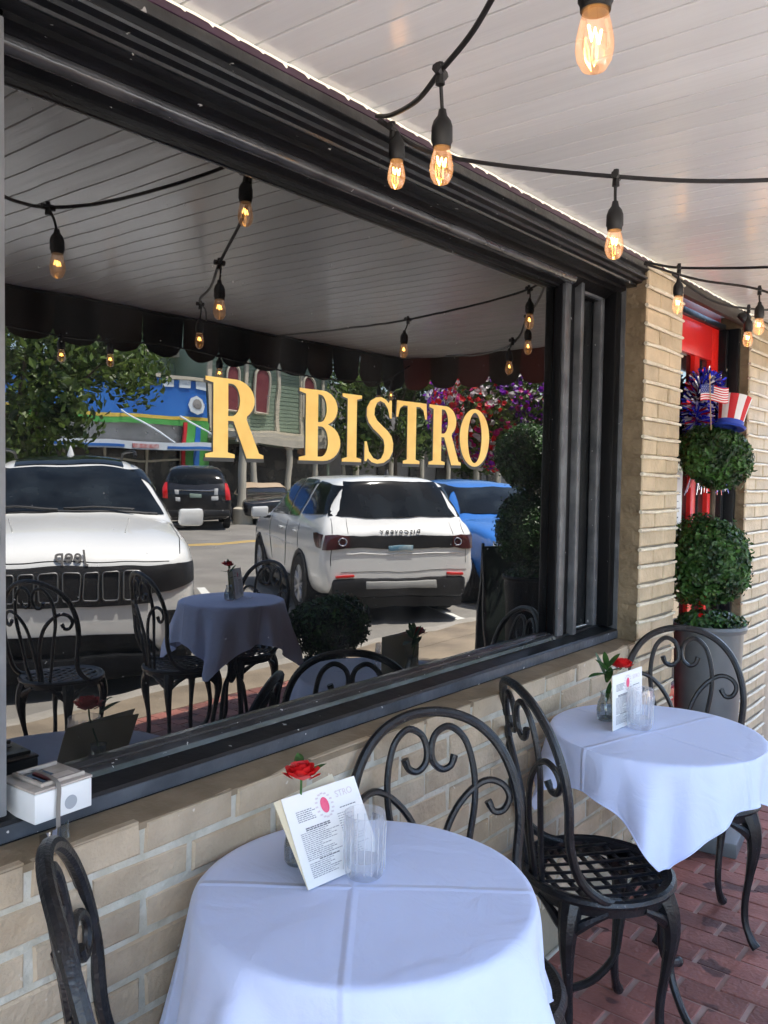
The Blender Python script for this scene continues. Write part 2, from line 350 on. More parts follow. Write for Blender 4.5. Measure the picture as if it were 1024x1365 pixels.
# ------------------------------------------------------------------ ground
g = MB(); g.box(-150, 250, -300, -3.35, -.6, -.18); tag(g.build('road', asphalt, smooth=0), kind='structure')
g = MB(); g.box(-150, 250, .6, 80, -.6, -.02); tag(g.build('ground', concrete, smooth=0), kind='structure')
w = MB(); w.box(-60, 70, -3.2, -2.80, -.3, 0)
tag(w.build('sidewalk', concrete, smooth=0), kind='structure')
w = MB(); w.box(4.75 + .5, 70, -2.80, .6, -.3, -.002); tag(w.build('side_pavement', concrete, smooth=0), kind='structure')
k = MB(); k.box(-60, 70, -3.35, -3.2, -.4, .004, c=.015); tag(k.build('kerb', kerbm), kind='structure')
p = MB(); p.box(-6, 5.25, -2.80, .02, -.1, -.004, mi=1)
bw, bl = .1015, .203
for i in range(-60, 52):
    x = i * bw
    for jn in range(-1, 15):
        y0 = -2.80 + jn * bl + (bl / 2 if i % 2 else 0)
        y1 = y0 + bl
        a, b = max(y0, -2.80), min(y1, .0)
        if b - a < .02: continue
        h = random.uniform(-.0012, .0012); c = .0035; gx = .0022; gy = .0058 + random.uniform(-.001, .002)
        X0, X1, Y0, Y1 = x + gx, x + bw - gx, a + gy, b - gy
        tl = random.uniform(-.0012, .0012)
        vs = [(X0, Y0, -.006), (X1, Y0, -.006), (X1, Y1, -.006), (X0, Y1, -.006)] + [(X0 + c, Y0 + c, h), (X1 - c, Y0 + c, h + tl), (X1 - c, Y1 - c, h), (X0 + c, Y1 - c, h - tl)]
        p.add(vs, [(4, 5, 6, 7), (0, 1, 5, 4), (1, 2, 6, 5), (2, 3, 7, 6), (3, 0, 4, 7)], 0)
tag(p.build('brick_paving', [paver, paverjoint], smooth=0), kind='structure')
for nm, y, mt, wd in (('road_line', -13.6, yellow, .07), ('road_line', -13.85, yellow, .07)):
    l = MB(); l.box(-60, 120, y - wd, y + wd, -.18, -.176); tag(l.build(nm, mt, smooth=0), kind='structure')
for i in range(-4, 9):
    l = MB(); x = 4.9 + (i - 0) * 3.15; dx, dy = math.cos(R(-57)), math.sin(R(-57))
    px, py = -dy * .06, dx * .06
    vs = [(x - px, -3.5 - py, -.176), (x + px, -3.5 + py, -.176), (x + px + dx * 5.6, -3.5 + py + dy * 5.6, -.176), (x - px + dx * 5.6, -3.5 - py + dy * 5.6, -.176)]
    l.add(vs, [(0, 1, 2, 3)]); tag(l.build('parking_line', whiteline, smooth=0), kind='structure')
far = MB(); far.box(-60, 120, -60, -23.2, -.5, -.02); tag(far.build('far_sidewalk', concrete, smooth=0), kind='structure')

# ------------------------------------------------------------------ ceiling of the porch
c = MB(); x = -3.0
while x < 4.78:
    wd = .0855; x1 = min(x + wd, 4.79)
    c.box(x + .0024, x1 - .0024, -2.02, .0, 2.292, 2.31, c=.0016); x += wd
c.box(-3, 4.79, -2.02, .0, 2.302, 2.33, mi=1)
tag(c.build('ceiling', [ceilm, mat('groove_dark', (.08, .07, .065), rough=.9)], smooth=0), kind='structure')

# ------------------------------------------------------------------ lower brick wall, facade above, pillars
wall = thing('brick_wall', 'low cream painted brick wall under the big shop window, behind the near bistro tables', 'wall')
b = MB(); m_ = MB()
m_.box(-3, 3.02, .0045, .2, .17, .893)
course = .0680; ztop = .897
for kx in range(0, 11):
    z1 = ztop - kx * course; z0 = z1 - course + .0125
    off = .874 + (0 if kx % 2 == 0 else .1035)
    for i in range(-19, 13):
        x0 = off + i * .2068; x1 = x0 + .2068 - .0115
        x0 += random.uniform(-.002, .002); x1 += random.uniform(-.002, .002)
        if x0 > 3.36: continue
        x1 = min(x1, 3.37)
        brick(b, x0, x1, z0, z1, 0, j=.0026)
b.build('bricks', brickm, wall); m_.build('mortar', mortar, wall)
q = MB(); q.box(-3, 3.02, .002, .2, -.05, .17, c=.004); q.build('base_course', mat('base_render', (.30, .25, .17), (.38, .32, .22), rough=.8, scale=4, bump=.4), wall)
q = MB(); q.box(-3, 3.38, -.012, .0, -.02, .008, c=.003); q.build('base_strip', mat('strip_line', (.5, .45, .36), rough=.8), wall)
# sloping painted ledge between the brick top and the window sill
q = MB(); q.extrude_x([(.002, .885), (.002, .897), (.04, .901), (.078, .903), (.2, .903), (.2, .885)], -3, 3.02); q.build('ledge', ledge, wall)

def pillar(name, x0, x1, label, depth, ztopp=2.29, recess=0):
    t = thing(name, label, 'pillar')
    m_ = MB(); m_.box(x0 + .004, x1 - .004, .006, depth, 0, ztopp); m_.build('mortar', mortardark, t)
    b = MB(); s = MB(); nc = int(ztopp / course) + 1
    z_ref = ztop - math.floor(ztop / course) * course
    kx = 0; z1 = z_ref
    strips = MB()
    while z1 < ztopp + course:
        z0 = z1 - course + .009; zt = min(z1, ztopp - .002)
        z0 += .003
        W = x1 - x0
        if zt > z0 and not (z1 < .91 and x0 < 3.1 and False):
            cut = x0 + (W * .64 if kx % 2 else W * .36)
            brick(b, x0, cut - .005, max(z0, .002), zt, 0); brick(b, cut + .005, x1, max(z0, .002), zt, 0)
            # side face towards -x
            y = .012
            vs = [(x0, y, z0), (x0 - .002 - random.random() * .003, y, zt), (x0 - .002, depth - .002, zt), (x0 - random.random() * .003, depth - .002, z0)]
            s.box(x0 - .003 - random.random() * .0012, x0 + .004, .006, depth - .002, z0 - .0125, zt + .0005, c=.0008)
            if .1 < z1 < ztopp - .03:
                zz = z1 + .0035; tl = random.uniform(-.003, .003)
                pts = [(x0 - .020, -.004, zz + .002 + tl), (x0 + W * .3, -.010, zz + random.uniform(-.002, .002)), (x0 + W * .6, -.010, zz + random.uniform(-.003, .001)), (x1 - .004, -.004, zz - .002 + tl)]
                rs = [.0072] + [.0064 + random.uniform(-.0012, .0012) for _ in range(8)] + [.0055]
                pp = catmull(pts, 3); strips.tube(pp, rs[:len(pp)] if len(rs) >= len(pp) else .0052, n=7)
        z1 += course; kx += 1
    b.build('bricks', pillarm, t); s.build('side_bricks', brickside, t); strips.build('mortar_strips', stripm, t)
    return t
pillar('brick_pillar', 3.02, 3.38, 'cream brick pillar between the shop window and the red door', .2)
pillar('brick_pillar', 4.3, 4.75, 'cream brick pillar at the right edge beyond the red door', .16)
# wall above and beyond, closing the building
up = thing('storefront_building', 'dark upper front of the shop building above the porch ceiling', 'building')
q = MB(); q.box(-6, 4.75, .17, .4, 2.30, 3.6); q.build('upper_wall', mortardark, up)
q = MB(); q.box(4.75, 12, .02, .4, 0, 3.6); q.build('side_wall', brickm, up)
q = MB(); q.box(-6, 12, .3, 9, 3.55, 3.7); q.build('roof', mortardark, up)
q = MB(); q.box(-3.2, -3, -.0, .4, 0, 3.6); q.build('end_wall', brickm, up)
q = MB(); q.box(-3, 4.3, .4, .6, 0, 3.6); q.build('inner_wall', shopdark, up)

# ------------------------------------------------------------------ window with frame
GY = .17
win = thing('storefront_window', 'large black framed shop window with reflections and a narrow side pane', 'window')
hd = [(.0, 2.289), (.0, 2.250), (.012, 2.246), (.012, 2.232), (.003, 2.230), (.001, 2.226), (.003, 2.221), (.020, 2.218), (.022, 2.210), (.040, 2.208), (.043, 2.203), (.040, 2.1975), (.076, 2.1975), (.076, 2.289)]
q = MB(); q.extrude_x(hd, -3, 3.018); q.build('header', black, win)
q = MB(); q.box(-3, 3.017, -.003, -.0005, 2.2515, 2.2725, c=.001); q.build('fascia_board', mat('fascia_black', (.016, .016, .017), (.045, .045, .045), rough=.5, scale=9, bump=.4, bscale=20, spots=((.35, .34, .32), 26, .70)), win)
q = MB(); q.extrude_x([(-.004, 2.2905), (-.004, 2.274), (0, 2.272), (.002, 2.2905)], -3, 3.018); q.build('purple_trim', purple, win)
q = MB(); q.extrude_x([(.076, 2.199), (.076, 2.186), (.092, 2.182), (.098, 2.176), (.105, 2.176), (.105, 2.199)], .60, 3.0); q.build('head_moulding', deepblack, win)
bd = [(.118 + .018 * math.cos(a), 2.170 + .018 * math.sin(a)) for a in [i * math.pi / 6 for i in range(12)]]
q = MB(); q.extrude_x(bd, .60, 2.655); q.build('head_bead', bead, win)
q = MB(); q.extrude_x([(.105, 2.30), (.105, 2.176), (.13, 2.158), (.15, 2.150), (.15, 2.143), (.1695, 2.143), (.1695, 2.30)], .66, 3.0); q.build('head_stop', deepblack, win)
# sill
q = MB(); q.extrude_x([(.079, .9035), (.079, .934), (.083, .939), (.13, .948), (.13, .955), (.19, .955), (.19, .9035)], -3, 3.018); q.build('sill', black, win)
q = MB(); q.extrude_x([(.0775, .907), (.0775, .932), (.081, .934), (.081, .905)], -3, 3.0165); q.build('sill_edge', mat('sill_edge_sky_grey', (.045, .054, .068), (.085, .098, .12), rough=.3, scale=11, bump=.25, bscale=40, spots=((.6, .6, .6), 60, .735)), win)  # blue-grey of the reflected sky put into the edge colour
q = MB(); q.extrude_x([(.128, .9485), (.131, .958), (.140, .963), (.150, .964), (.152, .966), (.1695, .9685), (.1695, .9485)], .66, 2.62); q.build('sill_bead', bead, win)
# left jamb (faces the street; its lit grey is put into the colour)
q = MB(); q.box(.45, .667, .076, .19, .9495, 2.199, c=.003); q.build('left_jamb', mat('left_jamb_lit_grey', (.15, .16, .17), (.21, .22, .23), rough=.4, scale=9, bump=.1, spots=((.6, .6, .6), 50, .73)), win)
# left neighbour light
q = MB(); q.box(-2.9, .45, .168, .18, .98, 2.15); q.build('neighbour_pane', panem, win)
# mullion and right jamb
def vbar(name, x0, x1, y0, y1, m, c=.003, z0=.9495, z1=2.18): qq = MB(); qq.box(x0, x1, y0, y1, z0, z1, c=c); return qq.build(name, m, win)
vbar('pane_stop', 2.6275, 2.6365, .140, .1695, deepblack)
vbar('pane_bead', 2.637, 2.682, .131, .1695, greyedge, c=.006)
vbar('mullion', 2.6825, 2.7195, .138, .19, deepblack)
vbar('mullion_bar', 2.720, 2.746, .114, .19, greyedge, c=.004)
vbar('side_bead', 2.928, 2.960, .136, .1695, greyedge, c=.006)
vbar('right_jamb', 2.9605, 3.009, .094, .19, deepblack)
vbar('jamb_edge', 3.0095, 3.0175, .080, .19, greyedge, c=.002, z0=.936, z1=2.198)
q = MB(); q.box(2.7465, 2.960, .136, .1695, 2.146, 2.17, c=.005); q.build('side_head_bead', greyedge, win)
q = MB(); q.box(2.7465, 2.927, .162, .1695, .9495, .957); q.build('pale_gasket', whiteplast, win)
# panes
q = MB(); nx, nz = 2, 2
q.box(.66, 2.627, GY, GY + .006, .9555, 2.15); pn = q.build('pane', panem, win, smooth=0)
q = MB(); q.box(2.70, 2.95, GY + .001, GY + .007, .9558, 2.17); q.build('side_pane', darkglass, win, smooth=0)

# serif letters, outlines drawn by hand (cap height 1)
def arc(cx, cy, rx, ry, a0, a1, n=14): return [(cx + rx * math.cos(R(a0 + (a1 - a0) * i / n)), cy + ry * math.sin(R(a0 + (a1 - a0) * i / n))) for i in range(n + 1)]
def glyph(ch):
    if ch == 'I': return .46, [[(0, 0), (.46, 0), (.46, .045), (.34, .07), (.34, .93), (.46, .955), (.46, 1), (0, 1), (0, .955), (.12, .93), (.12, .07), (0, .045)]]
    if ch == 'T': return .78, [[(.18, 0), (.60, 0), (.60, .045), (.50, .07), (.50, .93), (.60, .93), (.69, .88), (.735, .74), (.78, .74), (.765, 1), (.015, 1), (0, .74), (.045, .74), (.09, .88), (.18, .93), (.28, .93), (.28, .07), (.18, .045)]]
    if ch == 'O': return .80, [arc(.4, .5, .4, .515, 0, 360, 40)[:-1], arc(.4, .5, .19, .45, 0, 360, 36)[:-1][::-1]]
    if ch == 'B':
        o = [(0, 0), (.40, 0)] + arc(.42, .265, .31, .265, -90, 62, 12) + [(.50, .525)] + arc(.40, .755, .27, .245, -50, 90, 12) + [(0, 1), (0, .955), (.11, .93), (.11, .07), (0, .045)]
        i1 = [(.32, .06), (.32, .49)] + arc(.38, .275, .125, .215, 90, -90, 12); i2 = [(.32, .55), (.32, .94)] + arc(.36, .745, .115, .195, 90, -90, 12)
        return .74, [o, i1[::-1], i2[::-1]]
    if ch == 'R':
        o = [(0, 0), (.42, 0), (.42, .045), (.32, .07), (.32, .47), (.40, .47), (.60, .0), (.86, 0), (.86, .045), (.79, .07), (.595, .50)] + arc(.42, .745, .295, .255, -52, 90, 14) + [(0, 1), (0, .955), (.11, .93), (.11, .07), (0, .045)]
        return .86, [o, ([(.32, .53), (.32, .94)] + arc(.37, .735, .125, .205, 90, -90, 12))[::-1]]
    if ch == 'S':
        outer = [(.555, .98), (.515, .98), (.49, .935), (.43, .985), (.34, 1.015), (.23, 1.0), (.12, .94), (.055, .84), (.05, .71), (.09, .61), (.18, .52), (.31, .435), (.395, .36), (.42, .27), (.405, .16), (.35, .07), (.28, .045), (.19, .07), (.10, .17), (.055, .32), (.015, .32), (.015, .02), (.05, .02), (.08, .065), (.16, .005), (.27, -.015), (.40, .0), (.52, .07), (.59, .18), (.60, .31), (.56, .42), (.48, .50), (.35, .585), (.25, .655), (.20, .73), (.205, .83), (.25, .92), (.32, .955), (.41, .925), (.48, .84), (.52, .70), (.56, .70)]
        return .61, [outer[::-1]]
def letter_mesh(ch, wide, high, ext):
    w0, loops = glyph(ch)
    cu = bpy.data.curves.new('g', 'CURVE'); cu.dimensions = '2D'; cu.fill_mode = 'BOTH'; cu.extrude = ext
    for lp in loops:
        sp = cu.splines.new('POLY'); sp.points.add(len(lp) - 1); sp.use_cyclic_u = True
        for i, (a, b_) in enumerate(lp): sp.points[i].co = (a / w0 * wide, b_ * high, 0, 1)
    o = bpy.data.objects.new('g', cu); COL.objects.link(o); bpy.context.view_layer.update()
    me = bpy.data.meshes.new_from_object(o.evaluated_get(bpy.context.evaluated_depsgraph_get())); bpy.data.objects.remove(o)
    m = MB(); m.add([v.co[:] for v in me.vertices], [pp.vertices[:] for pp in me.polygons]); return m
LET = [('R', 1.135, 1.297), ('B', 1.408, 1.552), ('I', 1.557, 1.629), ('S', 1.639, 1.760), ('T', 1.769, 1.906), ('R', 1.917, 2.077), ('O', 2.070, 2.230)]
for ch, xa, xb in LET:
    M = Matrix.Translation((xa, .1688, 1.530)) @ Matrix.Rotation(R(90), 4, 'X')
    fg = xf(letter_mesh(ch, xb - xa, .166, .0003), M); lt = fg.build('letter', goldm, win, smooth=0)
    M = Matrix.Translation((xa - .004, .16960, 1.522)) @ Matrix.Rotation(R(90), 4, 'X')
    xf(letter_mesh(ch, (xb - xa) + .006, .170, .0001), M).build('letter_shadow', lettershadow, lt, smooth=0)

# rope light along the edge of the ceiling
rl = MB(); xx = .3; pts = []
while xx < 4.32:
    pts.append((xx, -.012 + random.uniform(-.0008, .0008), 2.2855 + random.uniform(-.0012, .0006))); xx += .03
rl.tube(pts, .0024, n=6)
for i, pp in enumerate(pts):
    if i % 2: rl.tube([(pp[0], pp[1], pp[2]), (pp[0] + .004, pp[1] - .006, pp[2] - .006 - random.random() * .004)], [.0026, .0020], n=5)
tag(rl.build('rope_light', rope_em), 'thin warm white rope light running along the join of ceiling and black header', 'light')

# ------------------------------------------------------------------ door bay
door = thing('red_door', 'bright red panelled glass door set back between the two brick pillars', 'door')
DY = .12
def dbox(name, x0, x1, z0, z1, m, y0=DY, y1=DY + .04, c=.002, par=None): qq = MB(); qq.box(x0, x1, y0, y1, z0, z1, c=c); return qq.build(name, m, par or door)
dbox('stile', 4.11, 4.205, .02, 2.215, redm); dbox('stile', 3.44, 3.52, .02, 2.215, redm)
dbox('top_rail', 3.5205, 4.1095, 2.06, 2.215, redm); dbox('bottom_rail', 3.5205, 4.1095, .02, .30, redm)
dbox('middle_rail', 3.5205, 4.1095, .52, .575, redm)
dbox('muntin', 3.888, 3.952, .5755, 2.0595, redm, y0=DY + .002)
for xa, xb in ((3.5205, 3.8875), (3.9525, 4.1095)):
    g_ = dbox('glass_panel', xa + .0, xb, .5755, 2.0595, darkglass, y0=DY + .022, y1=DY + .028, c=0)
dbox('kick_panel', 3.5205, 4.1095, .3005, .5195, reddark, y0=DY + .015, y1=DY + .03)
# notice on the door
sg = MB(); sg.box(3.66, 3.80, DY + .012, DY + .014, 1.28, 1.53); nt_ = sg.build('paper_notice', white_paper, door)
ln = MB()
for z, a, b_ in ((1.50, .03, .11), (1.44, .02, .12), (1.43, .02, .12), (1.40, .03, .10), (1.37, .02, .12), (1.355, .02, .11), (1.33, .03, .1), (1.31, .03, .09)):
    ln.box(3.66 + a, 3.66 + b_, DY + .0105, DY + .0115, z, z + .004)
ln.build('printed_lines', ink, nt_, smooth=0)
fr = thing('door_frame', 'black frame with dark red transom and side light around the red door', 'door frame')
def fbox(name, x0, x1, y0, y1, z0, z1, m, c=.002): qq = MB(); qq.box(x0, x1, y0, y1, z0, z1, c=c); return qq.build(name, m, fr)
fbox('jamb', 4.2065, 4.235, .085, .19, 0, 2.215, black); fbox('side_light', 4.2355, 4.262, .14, .145, .3, 2.2, darkglass, 0)
fbox('outer_jamb', 4.2625, 4.294, .045, .19, 0, 2.226, black)
fbox('transom_bar', 3.385, 4.2620, .105, .19, 2.217, 2.246, black)
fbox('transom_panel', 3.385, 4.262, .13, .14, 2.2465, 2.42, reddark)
fbox('header_board', 3.385, 4.294, .002, .028, 2.232, 2.288, mat('dark_brown_header', (.035, .026, .02), (.05, .038, .03), rough=.5))
fbox('recess_soffit', 3.385, 4.294, .03, .19, 2.425, 2.44, black)
fbox('threshold', 3.385, 4.294, .0, .19, 0, .02, black)
fl = thing('flood_lamp', 'small black lamp with a bright white lens on the header above the red door', 'lamp', (4.06, -.03, 2.235))
q = MB(); q.lathe([(0, .03), (.022, .028), (.03, .0), (.024, -.012), (0, -.012)], n=14); q.build('housing', blkplast, fl, rot=(R(50), 0, 0))
q = MB(); q.lathe([(0, .0), (.016, 0), (.018, -.006), (0, -.008)], n=12); q.build('lens', emit('lens_white', (1, 1, .97), 1.5), fl, loc=(.0, -.02, .0), rot=(R(50), 0, 0))

# ------------------------------------------------------------------ awning
aw = thing('striped_awning', 'brown and black striped canvas awning with scalloped valance around the porch', 'awning')
AY = -2.06
q = MB()
i = 0; x = -3.1
while x < 4.9:
    x1 = min(x + .236, 4.9); q.add([(x, AY, 2.345), (x1, AY, 2.345), (x1, .17, 3.0), (x, .17, 3.0)], [(0, 1, 2, 3)], i % 2); x = x1; i += 1
q.build('canvas_top', [canvas_b, canvas_d], aw, smooth=0)
v = MB(); x = -3.1 + .0; i = 0; ph = (1.98 - .12 + 3.1) % .236
x = -3.1 - .236 + ph
while x < 4.86:
    n = 8; x1 = x + .236
    if x1 > 4.92: break
    top = [(x + .236 * j / n, AY + .004 * math.sin(j), 2.335) for j in range(n + 1)]
    bot = [(x + .236 * j / n, AY + .010 * math.sin(j * .8 + i), 2.145 - .068 * math.sqrt(max(0, 1 - ((j - n / 2) / (n / 2)) ** 2))) for j in range(n + 1)]
    v.add(top + bot, [(j, j + 1, n + 2 + j, n + 1 + j) for j in range(n)], i % 2)
    x = x1; i += 1
XE = x
v.build('valance', [canvas_b, canvas_d], aw)
v = MB(); y = AY; i = 0
while y < 0:
    n = 8
    top = [(XE, y + .23 * j / n, 2.335) for j in range(n + 1)]
    bot = [(XE, y + .23 * j / n, 2.145 - .068 * math.sqrt(max(0, 1 - ((j - n / 2) / (n / 2)) ** 2))) for j in range(n + 1)]
    v.add(top + bot, [(j, j + 1, n + 2 + j, n + 1 + j) for j in range(n)], i % 2); y += .23; i += 1
v.build('end_valance', [canvas_c, canvas_b], aw)
q = MB(); q.tube([(-3.1, AY + .012, 2.335), (XE, AY + .012, 2.335), (XE - .002, .0, 2.335)], .012, n=8); q.build('rail', iron, aw)
q = MB(); q.box(-3.1, XE, AY + .02, AY + .05, 2.285, 2.34); q.build('edge_board', canvas_d, aw)

# ------------------------------------------------------------------ string lights
def string_lights(label, cable, drops, group='festoon string lights under the porch ceiling', r=.0046):
    """cable: list of points; drops: (top point on cable, bulb centre)"""
    t = thing('string_lights', label, 'string lights', loc=tuple(cable[0]), group=group); o = Vector(cable[0])
    q = MB(); q.tube([p - o for p in catmull(cable, 7)], r, n=7); q.build('cable', cablem, t)
    for top, bc in drops:
        top = Vector(top) - o; bc = Vector(bc) - o
        s = MB()
        s.tube([top + Vector((-.016, -.004, 0)), top + Vector((.016, .004, 0))], .008, n=7)
        s.tube([top + Vector((0, 0, .014)), top + Vector((0, 0, -.02))], [.006, .008], n=7)
        k_ = bc + Vector((0, 0, .075)); mid = (top + k_) / 2 + Vector((.003, .002, 0))
        s.tube(catmull([top, mid, k_], 4), .0032, n=6)
        s.lathe([(0, .080), (.006, .080), (.008, .070), (.0140, .062), (.0172, .052), (.0176, .030), (.0155, .026), (.0150, .020), (0, .020)], n=16, c=bc)
        so = s.build('lamp_socket', cablem, t)
        b_ = MB(); b_.lathe([(.0120, .024), (.0128, .018), (.0158, .007), (.0188, -.008), (.0192, -.017), (.0172, -.027), (.012, -.036), (.004, -.0395), (.0005, -.040)], n=20, c=bc)
        b_.build('bulb', bulbglass, so)
        f = MB(); zig = [(-.007 + .014 * (i % 2) + .001 * i * 0, (.004 if i % 3 else -.004), .012 - .0045 * i) for i in range(7)]
        zig = [(-.009, 0, -.002), (-.008, .003, .010), (-.003, .002, -.003), (0, 0, .010), (.003, -.002, -.003), (.008, -.003, .010), (.009, 0, -.002)]
        f.tube([bc + Vector(z) + Vector((0, 0, -.006)) for z in zig], .0013, n=5)
        f.build('filament', fil, so)
    return t
V = Vector
string_lights('festoon cable sweeping from the header hook to the top edge with two bulbs',
    [(1.43, -.03, 2.265), (1.33, -.15, 2.205), (1.215, -.30, 2.155), (1.125, -.412, 2.139), (1.085, -.50, 2.160), (1.03, -.60, 2.20), (.92, -.72, 2.16), (.80, -.832, 2.075), (.55, -1.05, 2.16), (.1, -1.5, 2.26)],
    [((1.125, -.412, 2.139), (1.143, -.405, 2.008)), ((.80, -.832, 2.075), (.798, -.832, 1.940))])
string_lights('festoon cable running right from the header hook with one bulb in mid span',
    [(1.435, -.03, 2.258), (1.52, -.14, 2.185), (1.70, -.455, 2.127), (1.874, -.708, 2.117), (2.1, -1.05, 2.15), (2.5, -1.5, 2.22), (2.9, -1.98, 2.28)],
    [((1.70, -.455, 2.127), (1.70, -.455, 1.996)), ((2.2, -1.17, 2.165), (2.2, -1.17, 2.03))])
string_lights('short cable with a single bulb in front of the black window header',
    [(1.44, -.03, 2.262), (1.446, -.045, 2.25), (1.448, -.055, 2.24)], [((1.448, -.06, 2.238), (1.453, -.068, 2.150))])
string_lights('far festoon cable leaving the first pillar top toward the street',
    [(2.93, -.02, 2.262), (2.985, -.13, 2.237), (2.991, -.415, 2.201), (2.95, -.72, 2.17), (3.02, -1.1, 2.18), (3.19, -1.47, 2.22), (3.4, -1.98, 2.28)],
    [((2.98, -.125, 2.237), (2.984, -.123, 2.119)), ((2.94, -.69, 2.17), (2.93, -.70, 2.04))])
string_lights('far lower festoon cable running past the red door toward the second pillar',
    [(2.93, -.02, 2.255), (3.10, -.15, 2.215), (3.295, -.308, 2.195), (3.5, -.50, 2.12), (3.9, -.95, 2.15), (4.4, -1.5, 2.25)],
    [((3.295, -.308, 2.195), (3.302, -.308, 2.071)), ((3.45, -.47, 2.125), (3.44, -.48, 2.01))])
string_lights('short far cable with one bulb close behind the others at right',
    [(3.2, -.02, 2.27), (3.42, -.10, 2.20), (3.62, -.19, 2.19), (4.2, -.3, 2.26)], [((3.60, -.185, 2.19), (3.60, -.185, 2.075))])
string_lights('outer festoon cable hung in swags along the street side of the porch',
    [(.9, -1.98, 2.27), (1.4, -2.0, 2.16), (2.1, -2.0, 2.10), (2.7, -2.0, 2.13), (3.2, -2.0, 2.10), (3.8, -2.0, 2.08), (4.4, -2.0, 2.12), (4.7, -2.0, 2.25)],
    [((2.1, -2.0, 2.10), (2.1, -2.0, 2.02)), ((2.35, -2.0, 2.115), (2.35, -2.0, 2.03)), ((3.0, -2.0, 2.115), (3.0, -2.0, 2.03)), ((4.35, -2.0, 2.10), (4.35, -2.0, 2.0)), ((4.5, -2.0, 2.14), (4.5, -2.0, 2.04))])

# ------------------------------------------------------------------ furniture
def make_chair():
    t = thing('bistro_chair', 'x', 'chair')
    def bp(u, z, x=None):
        z = .45 + (z - .45) * 1.07
        xx = -.175 - (z - .45) * .14 + .9 * u * u if x is None else x
        return (xx, u, z)
    s = MB()
    s.tube([(.195 * math.cos(a), .195 * math.sin(a), .452) for a in [i * math.pi / 20 for i in range(40)]], .0125, n=8, closed=True)
    s.lathe([(.170, .455), (.186, .460), (.190, .450), (.186, .440), (.170, .444), (.170, .455)], n=40)
    s.lathe([(.188, .438), (.186, .415), (.180, .415), (.181, .438)], n=40)
    s.build('seat', iron, t)
    lat = MB()
    for k in range(-3, 4):
        o = k * .047
        for d in range(2):
            hw = math.sqrt(max(0, .172 ** 2 - (abs(o)) ** 2))
            pts = []
            for j in range(9):
                a = -hw + 2 * hw * j / 8; bow = .28 * (a * a) * (1 if o > 0 else -1 if o < 0 else 0) * -1 * (abs(o) / .16)
                zz = .452 - .006 * (1 - (a * a + o * o) / .03) + (.0022 if (d) else -.0022)
                pts.append((o + bow, a, zz) if d == 0 else (a, o + bow, zz))
            lat.tube(pts, .0030, n=8, flat=2.9)
    lat.build('seat_lattice', iron, t)
    b = MB()
    rgt = [(-.02, .178, .452), (-.075, .190, .470), (-.130, .190, .52)]
    up = [bp(.196, .60), bp(.207, .70), bp(.200, .775), bp(.172, .845), bp(.125, .895), bp(.065, .922), bp(0, .930)]
    half = rgt + up
    full = half + [(x, -u, z) for x, u, z in half[::-1][1:]]
    b.tube(catmull(full, 5), .0118, n=9)
    br = b.build('backrest', iron, t)
    for sgn in (1, -1):
        for P, r in (([(.062, .835), (.052, .813), (.030, .806), (.009, .824), (.0065, .856), (.020, .884), (.053, .896), (.088, .868), (.106, .808), (.107, .738), (.092, .663), (.076, .585), (.060, .50), (.052, .455)], .0082),
                     ([(.137, .735), (.150, .713), (.172, .716), (.186, .743), (.172, .770), (.138, .779), (.100, .760), (.062, .722), (.034, .672), (.016, .610), (.0095, .53), (.009, .455)], .0082)):
            c_ = MB(); pts = catmull([bp(sgn * u, z) for u, z in P], 5)
            rs = [r * (1.15 if i < 3 else 1) for i in range(len(pts))]
            c_.tube(pts, rs, n=8); c_.build('scroll', iron, br)
    for ang in (45, -45, 135, -135):
        ca, sa = math.cos(R(ang)), math.sin(R(ang)); l = MB()
        f = 1 if abs(ang) < 90 else .96
        P = [(.176, .435), (.196, .39), (.203, .33), (.192, .24), (.180, .15), (.183, .08), (.205, .03), (.222, .012)]
        pts = catmull([(f * r_ * ca, f * r_ * sa, z) for r_, z in P], 4)
        rad = []
        for p_ in pts:
            z = p_.z; rad.append(.0115 + .022 * max(0, (z - .20) / .24) ** 1.4 + .006 * max(0, (.05 - z) / .05))
        l.tube(pts, rad, n=9)
        for s_ in (1, -1):   # bracket leaves spreading under the seat
            a2 = R(ang + s_ * 30)
            l.tube(catmull([(.19 * ca, .19 * sa, .34), (.188 * math.cos(R(ang + s_ * 9)), .188 * math.sin(R(ang + s_ * 9)), .385), (.184 * math.cos(a2), .184 * math.sin(a2), .425)], 4), [.004, .006, .009, .012, .014, .013, .011, .009, .008], n=7)
        l.build('leg', iron, t)
    return t
proto = make_chair()
used = [False]
def chair(x, y, face, label, group='black scrollwork bistro chairs', s=1.0):
    t = proto if not used[0] else copy_tree(proto); used[0] = True
    t.location = (x, y, 0); t.rotation_euler = (0, 0, R(face)); t.scale = (s, s, s); t['label'] = label; t['group'] = group; t['category'] = 'chair'
    return t
chair(.822, -.262, -31, 'black scroll back bistro chair seen edge on at the lower left corner')
chair(1.455, -.285, 237, 'black scroll back bistro chair facing the camera behind the nearest white table', s=.99)
chair(2.112, -.267, -40, 'black scroll back bistro chair in the middle with its lattice seat showing')
chair(2.86, -.28, 215, 'black scroll back bistro chair beyond the second white table, before the grey planter')
chair(2.88, -2.15, 12, 'black bistro chair side on at the left of the kerbside white table, seen in reflection')
chair(2.333, -2.40, 336, 'black bistro chair with its open back to the kerb, leftmost in the window reflection')
chair(3.34, -2.18, 178, 'black bistro chair on the right of the kerbside white table, seen in reflection')

